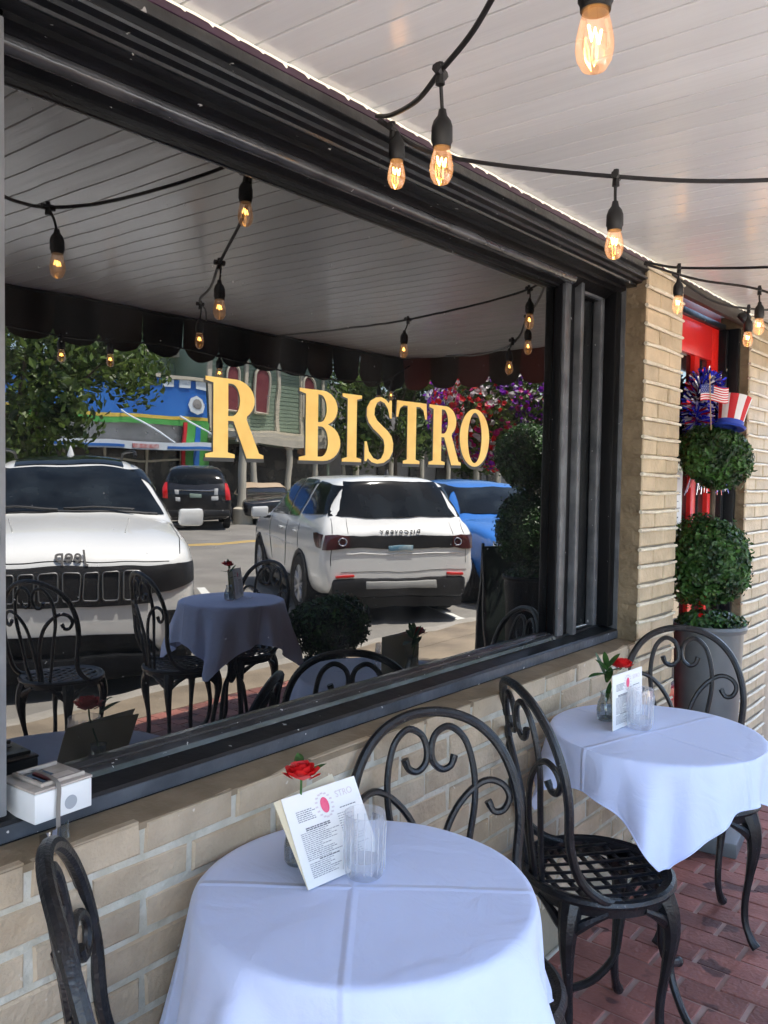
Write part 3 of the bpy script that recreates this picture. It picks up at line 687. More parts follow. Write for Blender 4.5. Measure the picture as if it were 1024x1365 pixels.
def table_base():
    t = thing('bistro_table', 'x', 'table')
    q = MB(); q.lathe([(0, .728), (.286, .728), (.290, .732), (.290, .735), (0, .735)], n=48); q.build('tabletop', iron, t)
    q = MB(); q.tube([(0, 0, .728), (0, 0, .60), (0, 0, .34)], [.03, .014, .02], n=12)
    q.lathe([(.012, .30), (.026, .32), (.034, .345), (.026, .37), (.012, .39)], n=16); q.build('column', iron, t)
    for a in (20, 140, 260):
        ca, sa = math.cos(R(a)), math.sin(R(a)); l = MB()
        P = [(.05, .66), (.022, .56), (.022, .45), (.03, .36), (.07, .29), (.085, .20), (.10, .12), (.16, .05), (.235, .018), (.262, .012)]
        l.tube(catmull([(r_ * ca, r_ * sa, z) for r_, z in P], 4), [.011 if 0 < i < 34 else .014 for i in range(37)], n=8)
        l.build('leg', iron, t)
    return t
tb = table_base(); ti = [False]
TZ = 1.068
def table(x, y, rz, label, group='bistro tables under white cloths'):
    t = tb if not ti[0] else copy_tree(tb); ti[0] = True
    t.location = (x, y, 0); t.rotation_euler = (0, 0, R(rz)); t.scale = (.97, .97, TZ); t['label'] = label; t['group'] = group; t['category'] = 'table'; return t
def cloth(x, y, rz, half, label, seed, drop_z=.7915, Rt=.288, wall_y=None):
    rnd = random.Random(seed); m = MB(); m.uv = []
    NA = 220; NT = 26; ND = 40
    ph = [rnd.uniform(0, 6.28) for _ in range(5)]
    crz, srz = math.cos(R(rz)), math.sin(R(rz))
    vs = []; fs = []
    vs.append((0, 0, drop_z)); m.uv.append((0, 0))
    rings = [Rt * (i / NT) ** .8 for i in range(1, NT + 1)]
    for r_ in rings:
        for j in range(NA):
            a = 2 * math.pi * j / NA; X, Y = r_ * math.cos(a), r_ * math.sin(a)
            z = drop_z + .0010 * math.sin(X * 23 + ph[0]) * math.sin(Y * 19 + ph[1])
            if r_ > Rt * .97: z -= .0015
            vs.append((X, Y, z)); m.uv.append((X, Y))
    for i in range(1, ND + 1):
        for j in range(NA):
            a = 2 * math.pi * j / NA; ca, sa = math.cos(a), math.sin(a)
            edge = half / max(abs(ca), abs(sa)); edge = min(edge, half * 1.36)
            Lh = edge - Rt; l = Lh * i / ND
            # folds: corners flare out, ripples between
            cor = max(0, math.cos(2 * (2 * a - math.pi / 2) / 1.0)) ** 1.5 if True else 0
            w = .55 * math.cos(4 * a + math.pi) + .40 * math.sin(7 * a + ph[1]) + .42 * math.sin(12 * a + ph[2] + .5 * math.sin(3 * a)) + .20 * math.sin(19 * a + ph[3] + math.sin(5 * a))
            s = l / .30
            amp = .058 * min(1, s) ** .95
            rr = Rt + .010 * (1 - math.exp(-l / .012)) + .042 * s ** 1.2 + amp * w
            aa = a + .05 * s * math.sin(7 * a + ph[4])
            steep = .010 * (1 - math.exp(-l / .012))
            z = drop_z - .0015 - (l * (1 - .06 * s)) + .004 * math.exp(-l / .01)
            X, Y = rr * math.cos(aa), rr * math.sin(aa)
            if wall_y is not None:
                wy = y + X * srz + Y * crz
                if wy > wall_y:
                    dd = wy - wall_y; X -= dd * srz; Y -= dd * crz
            vs.append((X, Y, z)); m.uv.append((edge_uv(ca, Rt + l), (Rt + l) * sa))
    for j in range(NA): fs.append((0, 1 + j, 1 + (j + 1) % NA))
    n = NT + ND
    for i in range(n - 1):
        for j in range(NA):
            a = 1 + i * NA + j; b = 1 + i * NA + (j + 1) % NA
            fs.append((a, a + NA, b + NA, b))
    m.add(vs, fs); hem = vs[-NA:]
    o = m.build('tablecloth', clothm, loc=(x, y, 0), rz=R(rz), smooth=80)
    hm = MB(); hm.tube(hem, .0022, n=5, closed=True); hm.build('hem', clothhem, o)
    tag(o, label, 'tablecloth', 'white tablecloths'); return o
def edge_uv(ca, l): return ca * l
table(1.105, -.300, 10, 'black iron pedestal table under the nearest white cloth')
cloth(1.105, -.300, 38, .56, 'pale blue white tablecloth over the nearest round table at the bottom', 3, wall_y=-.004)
table(2.335, -.335, 100, 'black iron pedestal table under the second cloth, curved legs showing')
cloth(2.335, -.335, 73, .405, 'white tablecloth with hanging corners over the second table by the planter', 8, wall_y=-.004)
table(3.16, -2.06, 30, 'black iron pedestal table at the kerb, seen in the window reflection')
cloth(3.16, -2.06, 12, .50, 'white tablecloth over the kerbside table, seen in the window reflection', 5)
table(2.05 - .75, -2.45, 30, 'black iron pedestal table at the kerb, mostly hidden at the left of the reflection')
cloth(2.05 - .75, -2.45, 30, .50, 'white tablecloth of the kerbside table at far left of the reflection', 6)

def menu(x, y, rz, lean, w, h, label, seed):
    """folded card standing like a tent; front face looks towards local -y"""
    rnd = random.Random(seed); t = thing('menu', label, 'menu', (x, y, .7935), R(rz), group='folded menu cards')
    f = MB(); th = .0012
    M = Matrix.Rotation(R(-lean), 4, 'X')
    f.box(-w / 2, w / 2, 0, th, 0, h, M=M); fo = f.build('front_cover', white_paper, t, smooth=0)
    b = MB(); M2 = Matrix.Translation((-w / 2, .001, 0)) @ Matrix.Rotation(R(13), 4, 'Z') @ Matrix.Translation((w / 2, .0, 0)) @ Matrix.Rotation(R(-lean), 4, 'X')
    b.box(-w / 2, w / 2, 0, th, 0, h - .001, M=M2); b.build('back_cover', cream_paper, t, smooth=0)
    ln = MB(); d = MB()
    def row(m, xa, xb, z, hh):
        xc = xa
        while xc < xb:
            wl = rnd.uniform(.003, .009); m.box(xc, min(xc + wl, xb), -.0006, -.0001, z, z + hh, M=M); xc += wl + .0016
    for k in range(6): row(ln, -w * .38, -w * .13 + rnd.uniform(-.01, .004), h * (.80 - .022 * k), .0016)
    for k in range(26):
        z = h * (.60 - .0205 * k)
        if z < .012: break
        if k in (0, 1, 17): row(d, -w * .32 + .01 * (k > 2), w * .0, z, .0020)
        else: row(ln, -w * .40, -w * .40 + rnd.uniform(.22, .50) * w, z, .0013)
    for k in range(20):
        z = h * (.64 - .027 * k)
        if z < .012: break
        row(ln, w * .12, w * .12 + rnd.uniform(.12, .3) * w, z, .0013)
    row(d, w * .18, w * .40, h * .70, .0016)
    ln.build('printed_lines', ink, fo, smooth=0); d.build('printed_headings', ink2, fo, smooth=0)
    lg = MB(); n = 24; cx, cz = -.0, h * .79
    lg.add([M @ V((cx + .0095 * math.cos(6.283 * i / n), -.0009, cz + .014 * math.sin(6.283 * i / n))) for i in range(n)], [tuple(range(n))]); lg.build('pink_emblem', pink, fo, smooth=0)
    pl = MB()
    for i in range(16):
        a = 6.283 * i / 16; r1, r2 = .016, .021
        pl.box(cx + 1.15 * r1 * math.cos(a) - .003, cx + 1.15 * r1 * math.cos(a) + .003, -.0006, -.0002, cz + 1.3 * r1 * math.sin(a) - .0015, cz + 1.3 * r1 * math.sin(a) + .0015, M=M)
    tm = text_mesh('STRO', .017, .0002); xf(tm, M @ Matrix.Translation((w * .29, -.0005, h * .86)) @ Matrix.Rotation(R(90), 4, 'X')); pl.add(tm.v, tm.f)
    pl.build('pale_heading', palepink, fo, smooth=0)
    return t
menu(1.118, -.246, -6, 30, .175, .155, 'white folded menu card leaning by the tumbler on the nearest table', 1)
menu(2.33, -.255, -4, 2, .178, .155, 'white folded menu card standing on the second table', 2)
menu(3.22, -2.06, 150, 8, .15, .165, 'folded menu card on the kerbside table, seen in the window reflection', 4)

def tumbler(x, y, label, s=1.0):
    t = thing('tumbler', label, 'glass', (x, y, .7935), group='ribbed glass tumblers')
    rp = lambda a, z: .030 * abs(math.sin(a * 9)) if .012 < z < .088 else .01 * abs(math.sin(a * 9))
    q = MB(); q.lathe([(0, 0), (.030, 0), (.0335, .004), (.034, .012), (.0355, .05), (.0368, .090), (.037, .104), (.0355, .1045), (.0345, .09), (.0325, .05), (.0305, .016), (.0, .014)], n=108, ripple=rp); q.build('glass_body', tumblerg, t)
    q = MB()
    for i in range(18):
        a = math.pi / 9 * i; q.tube([(.0372 * math.cos(a), .0372 * math.sin(a), .012), (.0385 * math.cos(a), .0385 * math.sin(a), .088)], [.0007, .0009], n=5)
    q.lathe([(.0, .0145), (.029, .0145), (.0295, .028), (.0, .0285)], n=24); 
    q.build('glass_ribs', clear_ribs, t); t.scale = (.98, .98, 1.08)
    return t
clear_ribs = clear_glass('rib_glass', (.98, .99, 1), g=.25, milky=.35)
tumbler(1.135, -.272, 'ribbed clear glass tumbler before the menu on the nearest table')
tumbler(2.325, -.292, 'ribbed clear glass tumbler before the menu on the second table')

def flower_vase(x, y, label, bloom, leaves, seed):
    rnd = random.Random(seed); t = thing('flower_vase', label, 'vase', (x, y, .7935), group='small glass vases with a red flower')
    q = MB(); q.lathe([(0, 0), (.022, 0), (.026, .006), (.027, .03), (.024, .052), (.017, .066), (.0165, .078), (.019, .082), (.0175, .082), (.015, .077), (.0155, .065), (.0225, .05), (.0255, .03), (.0245, .008), (0, .006)], n=28); q.build('glass_body', vaseg, t)
    q = MB(); q.lathe([(0, .007), (.0235, .008), (.0245, .03), (.0235, .043), (0, .043)], n=24); q.build('water', waterm, t)
    st = MB(); B = V(bloom)
    st.tube(catmull([(0, 0, .01), (.002, 0, .07), B * .8, B], 4), .0022, n=6); st.build('stem', leafm, t)
    f = MB()
    for k in range(46):
        ring = k / 46; a = k * 2.4; el = 1.25 - ring * 1.55
        rr = .008 + .021 * ring; d = V((math.cos(a) * math.cos(el), math.sin(a) * math.cos(el), math.sin(el)))
        c0 = B + d * rr * .5; side = d.cross(V((0, 0, 1))).normalized() if abs(d.z) < .98 else V((1, 0, 0)); upv = side.cross(d)
        wd = .008 + .008 * ring; ln_ = .014 + .011 * ring
        tip = (d * (.65) + upv * (.75)).normalized()
        vs = [c0, c0 + side * wd + tip * ln_ * .5, c0 + tip * ln_ + d * .003 + side * wd * .4, c0 + tip * ln_ + d * .002 - side * wd * .4, c0 - side * wd + tip * ln_ * .5]
        vs = [v_ + V((rnd.uniform(-1, 1), rnd.uniform(-1, 1), rnd.uniform(-1, 1))) * .0012 for v_ in vs]
        f.add(vs, [(0, 1, 2), (0, 2, 3), (0, 3, 4)])
    f.build('bloom', rosem, t, smooth=80)
    lf = MB()
    for (a, b, ln_, wd, droop) in leaves:
        base = V(a); dr = V(b).normalized(); sd = dr.cross(V((0, 0, 1))).normalized(); n = 7; vs = []
        for i in range(n):
            s = i / (n - 1); c0 = base + dr * ln_ * s + V((0, 0, -droop * s * s)); ww = wd * math.sin(math.pi * min(1, s * .94 + .06)) ** .8
            vs += [c0 + sd * ww + V((0, 0, .25 * ww)), c0, c0 - sd * ww + V((0, 0, .25 * ww))]
        lf.add(vs, [(3 * i + k, 3 * i + 3 + k, 3 * i + 4 + k, 3 * i + 1 + k) for i in range(n - 1) for k in (0, 1)])
    lf.build('leaves', leafm, t, smooth=80); return t
flower_vase(1.095, -.15, 'small glass vase with a red rose behind the menu on the nearest table', (-.014, -.018, .165),
    [((.0, .005, .16), (.5, .5, 1), .045, .007, .004), ((.002, 0, .15), (1, -.1, .45), .07, .008, .012), ((0, 0, .17), (.5, .5, .6), .045, .008, .01), ((-.01, -.004, .165), (.3, -1, .2), .03, .006, .0)], 2)
flower_vase(2.335, -.185, 'small glass vase with red flower and broad dark leaves on the second table', (.055, -.02, .15),
    [((0, 0, .135), (-1, .25, .15), .085, .013, .012), ((0, 0, .145), (-.8, .2, .75), .075, .012, .01), ((0, 0, .15), (-.35, 0, 1), .065, .010, .006), ((0, 0, .15), (.5, -.3, .7), .07, .012, .01), ((.01, 0, .14), (.2, -.8, .4), .05, .011, .01), ((0, 0, .12), (.0, .5, 1), .085, .012, 0), ((0, 0, .11), (.6, .1, .5), .06, .012, 0), ((0, 0, .05), (-.3, -.3, 1), .08, .008, 0)], 3)
flower_vase(3.12, -2.04, 'small vase with dark red bloom on the kerbside table, seen in the reflection', (-.01, 0, .19),
    [((0, 0, .15), (-1, 0, .4), .07, .010, .01), ((0, 0, .15), (.8, .1, .9), .07, .010, .01), ((0, 0, .17), (-.5, .3, 1), .07, .008, 0), ((0, 0, .12), (.9, 0, .1), .06, .01, 0)], 4)

# white box on the sill
wb = thing('plastic_box', 'small white plastic box with dusty clear lid on the black window sill', 'box', (.738, .087, .939), R(3))
q = MB(); q.box(-.052, .052, -.052, .052, 0, .048, c=.002); q.build('box_body', whiteplast, wb)
q = MB(); q.box(-.053, .053, -.053, .053, .0485, .053, c=.0015); 
q.box(-.030, .044, -.044, -.038, .0535, .060, c=.001); q.box(-.030, .044, .034, .040, .0535, .060, c=.001); q.box(-.036, -.030, -.044, .040, .0535, .060, c=.001)
ld = q.build('lid', dustyplast, wb)
q = MB(); q.box(-.028, .012, -.036, .03, .0535, .055); q.build('window_insert', darkglass, ld)
q = MB(); q.box(-.012, -.002, -.034, .02, .0555, .057); q.build('red_slip', mat('dark_red_slip', (.12, .02, .02), rough=.5), ld)
q = MB(); q.box(.0, .034, -.034, -.012, .0553, .0575, c=.0006); q.build('pale_slip', mat('pale_slip', (.55, .5, .45), rough=.5), ld)
q = MB(); n = 20; q.add([(.012 + .0115 * math.cos(6.283 * i / n), -.0527, .019 + .0115 * math.sin(6.283 * i / n)) for i in range(n)], [tuple(range(n))]); q.build('round_sticker', greyp, wb)
q = MB(); pts = [(-.012, .02, .062), (-.012, -.02, .064), (-.012, -.054, .055), (-.013, -.0555, .02), (-.016, -.062, -.02), (-.010, -.075, -.055)]
pts = catmull(pts, 4)
vs = []
for p_ in pts: vs += [p_ + V((-.004, 0, 0)), p_ + V((.004, 0, 0))]
q.add(vs, [(2 * i, 2 * i + 1, 2 * i + 3, 2 * i + 2) for i in range(len(pts) - 1)]); q.build('strap', strapm, wb)
q = MB(); n = 6; vs = []
for i in range(n + 1):
    s = i / n; xx_ = -.052 + .056 * s; vs += [(xx_, -.064 - .006 * math.sin(s * 4), -.012 + .006 * s), (xx_ - .004, -.070 - .005 * math.sin(s * 3 + 1), -.060 + .022 * s)]
q.add(vs, [(2 * i, 2 * i + 1, 2 * i + 3, 2 * i + 2) for i in range(n)]); q.build('tape_tag', tapem, wb)

# ------------------------------------------------------------------ foliage
def leaf_cloud(m, centre, rad, n, size, shell=.75, seed=0, lump=.12, mi=0, flat=1.0, squash=(1, 1, 1)):
    rnd = random.Random(seed); c0 = V(centre)
    lumps = [(V((rnd.gauss(0, 1), rnd.gauss(0, 1), rnd.gauss(0, 1))).normalized(), rnd.uniform(-lump, lump)) for _ in range(14)]
    for _ in range(n):
        d = V((rnd.gauss(0, 1), rnd.gauss(0, 1), rnd.gauss(0, 1))).normalized()
        k = 1 + sum(a * max(0, d.dot(l)) ** 6 for l, a in lumps)
        r_ = rad * k * (1 - (1 - shell) * rnd.random() ** 1.4 + (.15 if rnd.random() < .10 else 0) * rnd.random())
        p_ = c0 + V((d.x * r_ * squash[0], d.y * r_ * squash[1], d.z * r_ * squash[2]))
        nrm = (d + V((rnd.gauss(0, .55), rnd.gauss(0, .55), rnd.gauss(0, .55)))).normalized()
        a = nrm.orthogonal().normalized(); a.rotate(Matrix.Rotation(rnd.uniform(0, 6.28), 3, nrm)); b = nrm.cross(a); s = size * rnd.uniform(.7, 1.3)
        m.add([p_ - a * s, p_ + b * s * .55 + nrm * s * .12, p_ + a * s, p_ - b * s * .55 + nrm * s * .12], [(0, 1, 2, 3)], mi)
def planter(par, rt, h, m=None):
    m = m or (zinc if par.location.y > -1 else deepblack)  # kerbside pots go black: their shade in the reflection is put into the colour
    q = MB(); q.lathe([(0, .062), (rt * .60, .062), (rt * .70, .075), (rt * .66, .10), (rt * .74, .13), (rt * .80, h * .35), (rt * .93, h - .03), (rt * 1.0, h - .028), (rt * 1.03, h - .012), (rt * 1.0, h), (rt * .93, h), (rt * .90, h - .05), (0, h - .05)], n=40)
    q.build('pot', m, par)
    q = MB(); q.box(-rt * 1.08, rt * 1.08, -rt * 1.08, rt * 1.08, 0, .06, c=.006); q.build('plinth', m, par)
    q = MB(); q.lathe([(0, h - .028), (rt * .9, h - .035)], n=24); q.build('soil', soil, par)
def topiary(x, y, label, rt, h, b1, b2, seed, n=5200):
    t = thing('topiary', label, 'potted shrub', (x, y, 0), R(8), group='double ball topiaries in tall grey planters')
    planter(t, rt, h)
    q = MB(); q.tube(catmull([(0, 0, h - .04), (.008, .004, h + .1), (-.005, 0, b1[1]), (.004, 0, b2[1])], 4), .011, n=8); q.build('trunk', bark, t)
    for (r_, z), k in ((b1, 0), (b2, 1)):
        c_ = MB()
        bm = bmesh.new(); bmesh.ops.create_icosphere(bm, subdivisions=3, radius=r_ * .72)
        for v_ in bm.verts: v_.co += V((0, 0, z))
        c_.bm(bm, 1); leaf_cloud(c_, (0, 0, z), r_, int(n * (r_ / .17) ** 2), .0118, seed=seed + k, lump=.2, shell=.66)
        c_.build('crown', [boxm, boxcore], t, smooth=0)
    u = MB(); leaf_cloud(u, (0, 0, h), rt * .95, 900, .012, seed=seed + 5, squash=(1, 1, .38)); u.build('underplanting', boxm, t, smooth=0)
    return t
topiary(3.60, -.068, 'clipped double ball topiary in tall grey planter beside the red door', .148, .905, (.170, 1.165), (.140, 1.595), 3, n=8200)
topiary(4.93, -1.18, 'clipped double ball topiary at the kerb end of the porch, dark in the reflection', .17, .86, (.25, 1.16), (.235, 1.62), 13)
sh = thing('potted_shrub', 'low dark boxwood shrub in a round planter near the kerb, seen in reflection', 'potted shrub', (3.62, -1.75, 0))
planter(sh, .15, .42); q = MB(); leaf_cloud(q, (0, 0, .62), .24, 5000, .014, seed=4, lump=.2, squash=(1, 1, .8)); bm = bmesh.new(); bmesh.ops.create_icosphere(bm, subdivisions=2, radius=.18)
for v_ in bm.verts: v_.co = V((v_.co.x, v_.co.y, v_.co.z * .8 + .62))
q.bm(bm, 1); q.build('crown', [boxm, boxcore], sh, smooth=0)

sbd = thing('sandwich_board', 'dark sandwich board standing by the kerb topiary, barely visible in the reflection', 'sign', (5.30, -1.42, 0), R(40))
q = MB()
for sg in (1, -1): q.box(-.30, .30, -.012, .012, .02, 1.02, c=.004, M=Matrix.Translation((0, sg * .14, 0)) @ Matrix.Rotation(R(sg * 8), 4, 'X'))
q.build('board', mat('board_green', (.012, .02, .016), (.02, .03, .024), rough=.5), sbd)
q = MB()
for sg in (1, -1): q.box(-.32, -.30, -.018, .018, 0, 1.04, c=.003, M=Matrix.Translation((0, sg * .14, 0)) @ Matrix.Rotation(R(sg * 8), 4, 'X')); q.box(.30, .32, -.018, .018, 0, 1.04, c=.003, M=Matrix.Translation((0, sg * .14, 0)) @ Matrix.Rotation(R(sg * 8), 4, 'X'))
q.build('frame', blkplast, sbd)

# hanging petunias
hb = thing('hanging_basket', 'hanging basket overflowing with purple, red and white petunias at the porch corner', 'flower basket', (5.42, -1.70, 1.90))
q = MB(); leaf_cloud(q, (0, 0, .1), .50, 6500, .022, seed=6, lump=.3, shell=.7, squash=(1, 1, .80)); q.build('foliage', treeleaf, hb, smooth=0)
q = MB(); q.lathe([(0, -.12), (.16, -.08), (.24, .06), (.25, .1), (0, .1)], n=20); q.build('basket', soil, hb)
q = MB()
for a in (0, 2.1, 4.2): q.tube([(.24 * math.cos(a), .24 * math.sin(a), .1), (0, 0, .78)], .003, n=5)
q.tube([(0, 0, .78), (-.25, 0, .72), (-.48, .0, .56)], .010, n=6)
q.build('chains', iron, hb)
pm = [MATS['petal_purple'], MATS['petal_red'], MATS['petal_white'], MATS['petal_magenta']]; q = MB(); rnd = random.Random(9)
for _ in range(2100):
    d = V((rnd.gauss(0, 1), rnd.gauss(0, 1), rnd.gauss(0, 1))).normalized(); 
    rr = .52 * rnd.uniform(.85, 1.1); p_ = V((d.x * rr, d.y * rr, d.z * rr * .82 + .1)); nrm = (d + V((rnd.gauss(0, .35), rnd.gauss(0, .35), rnd.gauss(0, .35) + .1))).normalized()
    a = nrm.orthogonal().normalized(); b = nrm.cross(a); s = rnd.uniform(.016, .027)
    zone = math.sin(d.x * 5 + 1) + math.cos(d.y * 4 + d.z * 3)
    mi = rnd.choice((0, 0, 0, 0, 3, 2)) if zone < -.55 else rnd.choice((1, 1, 1, 2, 2, 3))
    if d.z > .5 and rnd.random() < .4: mi = 2
    vs = [p_]; n = 10
    for i in range(n): an = 6.283 * i / n; r2 = s * (1 if i % 2 == 0 else .8); vs.append(p_ + (a * math.cos(an) + b * math.sin(an)) * r2 + nrm * .010)
    q.add(vs, [(0, 1 + i, 1 + (i + 1) % n) for i in range(n)], mi)
q.build('blooms', pm, hb, smooth=0)

# patriotic decorations on / before the door
wr = thing('tinsel_wreath', 'red, white and blue tinsel wreath hanging on the red door', 'wreath', (3.86, .06, 1.78))
rnd = random.Random(5); q = MB()
for _ in range(2600):
    a = rnd.uniform(0, 6.283); b_ = rnd.uniform(0, 6.283); rr = .012 * rnd.random()
    c0 = V((.115 * math.cos(a), 0, .115 * math.sin(a) * 1.25)); d = (V((math.cos(a), 0, math.sin(a))) * math.cos(b_) + V((0, 1, 0)) * math.sin(b_) + V((rnd.gauss(0, .3), rnd.gauss(0, .3), rnd.gauss(0, .3)))).normalized()
    ln_ = rnd.uniform(.045, .085); sd = d.orthogonal().normalized() * .0042; sd.rotate(Matrix.Rotation(rnd.uniform(0, 6.28), 3, d))
    e = c0 + d * ln_
    if e.y > .055: e.y = .055
    q.add([c0 - sd, c0 + sd, e + sd, e - sd], [(0, 1, 2, 3)], rnd.choice((0, 0, 0, 0, 1, 1, 2, 3, 3)))
for k in range(90):
    a = rnd.uniform(-.9, .9); c0 = V((-.02 + a * .1, -.03, -.1)); e = c0 + V((a * .25, rnd.uniform(-.02, .02), -rnd.uniform(.12, .26)))
    q.add([c0, c0 + V((.006, 0, 0)), e + V((.006, 0, 0)), e], [(0, 1, 2, 3)], rnd.choice((0, 1, 2, 3)))
q.build('tinsel', [MATS['tinsel_blue'], MATS['tinsel_silver'], MATS['tinsel_red'], MATS['tinsel_navy']], wr, smooth=0)
# flag
fg = thing('small_flag', 'little stars and stripes flag on a gold tipped stick above the topiary', 'flag', (3.49, -.088, 1.70), R(-50))
q = MB(); q.tube([(0, 0, .0), (-.012, 0, .20)], .0022, n=6); q.build('stick', mat('wood_stick', (.4, .28, .14), rough=.6), fg)
q = MB(); q.lathe([(0, .0), (.004, .004), (.005, .012), (0, .028)], n=8, c=(-.012, 0, .2)); q.build('gold_tip', mat('gold_tip', (.7, .4, .08), rough=.35, metal=.5), fg)
q = MB(); n = 24; rows = 13
for r_ in range(rows):
    for i in range(n):
        def P(i_, z_): 
            s = i_ / n; return (-.012 - .0 + (s - .32) * .115, -.004 + .008 * math.sin(s * 7), .115 + z_ * .062 + .006 * math.sin(s * 6) - s * .006)
        mi = 2 if (i < n * .42 and r_ >= 6) else (0 if r_ % 2 == 0 else 1)
        q.add([P(i, r_ / rows), P(i + 1, r_ / rows), P(i + 1, (r_ + 1) / rows), P(i, (r_ + 1) / rows)], [(0, 1, 2, 3)], mi)
fo = q.build('flag_cloth', [flagred, flagwhite, flagblue], fg, smooth=0)
q = MB()
for r_ in range(4):
    for i in range(5):
        s = (.05 + .075 * i + (.03 if r_ % 2 else 0)); z = .53 + r_ * .115
        x_ = -.012 + (s - .32) * .115; y_ = -.0055 + .008 * math.sin(s * 7); zz = .115 + z * .062 + .006 * math.sin(s * 6) - s * .006
        st = []
        for k in range(10): an = math.pi / 2 + k * math.pi / 5; rr = .0019 if k % 2 == 0 else .0008; st.append((x_ + rr * math.cos(an), y_, zz + rr * math.sin(an)))
        q.add(st, [tuple(range(10))])
q.build('stars', flagwhite, fo, smooth=0)
ht = thing('striped_hat', 'red and white striped top hat with blue band on the upper topiary ball', 'hat', (3.62, -.120, 1.715), R(0))
ht.rotation_euler = (R(4), R(14), 0)
q = MB(); n = 12
for i in range(n):
    a0, a1 = 6.283 * i / n, 6.283 * (i + 1) / n; sub = 3
    for k in range(sub):
        b0, b1 = a0 + (a1 - a0) * k / sub, a0 + (a1 - a0) * (k + 1) / sub
        lv = [(.050, .026), (.054, .06), (.060, .10), (.066, .128)]
        for (r0, z0), (r1, z1) in zip(lv, lv[1:]):
            q.add([(r0 * math.cos(b0), r0 * math.sin(b0), z0), (r0 * math.cos(b1), r0 * math.sin(b1), z0), (r1 * math.cos(b1), r1 * math.sin(b1), z1), (r1 * math.cos(b0), r1 * math.sin(b0), z1)], [(0, 1, 2, 3)], i % 2)
        q.add([(0, 0, .130), (.066 * math.cos(b0), .066 * math.sin(b0), .128), (.066 * math.cos(b1), .066 * math.sin(b1), .128)], [(0, 1, 2)], 1)
q.build('crown', [flagred, flagwhite], ht, smooth=40)
q = MB(); q.lathe([(.0505, .0), (.0515, .027), (.0500, .027)], n=30); q.build('hat_band', mat('hat_blue', (.02, .06, .42), rough=.5), ht)
q = MB(); q.lathe([(.03, .002), (.058, .0), (.064, .005), (.058, -.003), (.03, .0)], n=30); q.build('brim', MATS['hat_blue'], ht)

# ------------------------------------------------------------------ cars (stand in the street, seen in the window)
def ring(x, w, zb, zbelt, zt, wr, hood):
    if hood: up = [(w * .955, zbelt), (w * .86, zbelt + (zt - zbelt) * .62), (w * .5, zt - .012), (0, zt)]
    else: up = [(w * .955, zbelt), (wr + .03, zt - .16), (wr * .93, zt - .035), (0, zt)]
    h = [(0, zb), (w * .80, zb), (w * .955, zb + .08), (w, zb + .28), (w * 1.0, zbelt - .14)] + up
    return [(x, y, z) for y, z in h] + [(x, -y, z) for y, z in h[::-1][1:-1]]
def car_body(st, wheels, wr_, mt, par, cut=.37):
    m = MB(); n = None
    for s in st:
        r_ = ring(*s); n = len(r_); m.v += r_
    for i in range(len(st) - 1):
        for j in range(n): a = i * n + j; b = i * n + (j + 1) % n; m.f.append((a, b, b + n, a + n))
    m.f.append(tuple(range(n - 1, -1, -1))); k = (len(st) - 1) * n; m.f.append(tuple(k + j for j in range(n))); m.mi = [0] * len(m.f)
    o = m.build('body', mt, None, smooth=0)
    s_ = o.modifiers.new('s', 'SUBSURF'); s_.levels = 2; s_.render_levels = 2
    cutters = []
    for x in wheels:
        for sg in (1, -1):
            c_ = MB(); c_.lathe([(0, -.35), (cut, -.35), (cut, .35), (0, .35)], n=32, axis='y'); co = c_.build('cutter', mt, loc=(x, sg * (wr_ - .0), wr_h[0]), smooth=0)
            b_ = o.modifiers.new('b', 'BOOLEAN'); b_.operation = 'DIFFERENCE'; b_.solver = 'EXACT'; b_.object = co; cutters.append(co)
    bpy.context.view_layer.update()
    me = bpy.data.meshes.new_from_object(o.evaluated_get(bpy.context.evaluated_depsgraph_get()))
    for c_ in cutters: bpy.data.objects.remove(c_)
    o.modifiers.clear(); o.data = me; me.shade_smooth(); me.set_sharp_from_angle(angle=R(38)); o.parent = par
    bm = bmesh.new(); bm.from_mesh(me); bv = BVHTree.FromBMesh(bm); bm.free()
    return o, bv
wr_h = [.36]
def patch(bv, top, bot, rows, axis, sg, mt, name, par, eps=.011, sub=6):
    """a panel laid on the body: top/bot are matching 2-D polylines projected along the axis"""
    def dens(P): 
        o = []
        for a, b in zip(P, P[1:]):
            for k in range(sub): t = k / sub; o.append((a[0] + (b[0] - a[0]) * t, a[1] + (b[1] - a[1]) * t))
        return o + [P[-1]]
    rows *= 2; T, B = dens(top), dens(bot); vs = []; n = len(T)
    for r_ in range(rows + 1):
        t = r_ / rows
        for a, b in zip(T, B):
            p2 = (a[0] + (b[0] - a[0]) * t, a[1] + (b[1] - a[1]) * t)
            if axis == 'y': o_ = V((p2[0], sg * 3, p2[1])); d = V((0, -sg, 0))
            elif axis == 'x': o_ = V((-3 if sg < 0 else 9, p2[0], p2[1])); d = V((-sg, 0, 0))
            else: o_ = V((p2[0], p2[1], 5)); d = V((0, 0, -1))
            h = bv.ray_cast(o_, d)
            if h[0] is None: q_ = bv.find_nearest(o_ + d * 3.4); h = (q_[0], q_[1])
            nn = h[1] if h[1].dot(d) < 0 else -h[1]
            vs.append(h[0] + nn * eps)
    m = MB(); m.add(vs, [(r_ * n + i, r_ * n + i + 1, (r_ + 1) * n + i + 1, (r_ + 1) * n + i) for r_ in range(rows) for i in range(n - 1)])
    return m.build(name, mt, par, smooth=60)
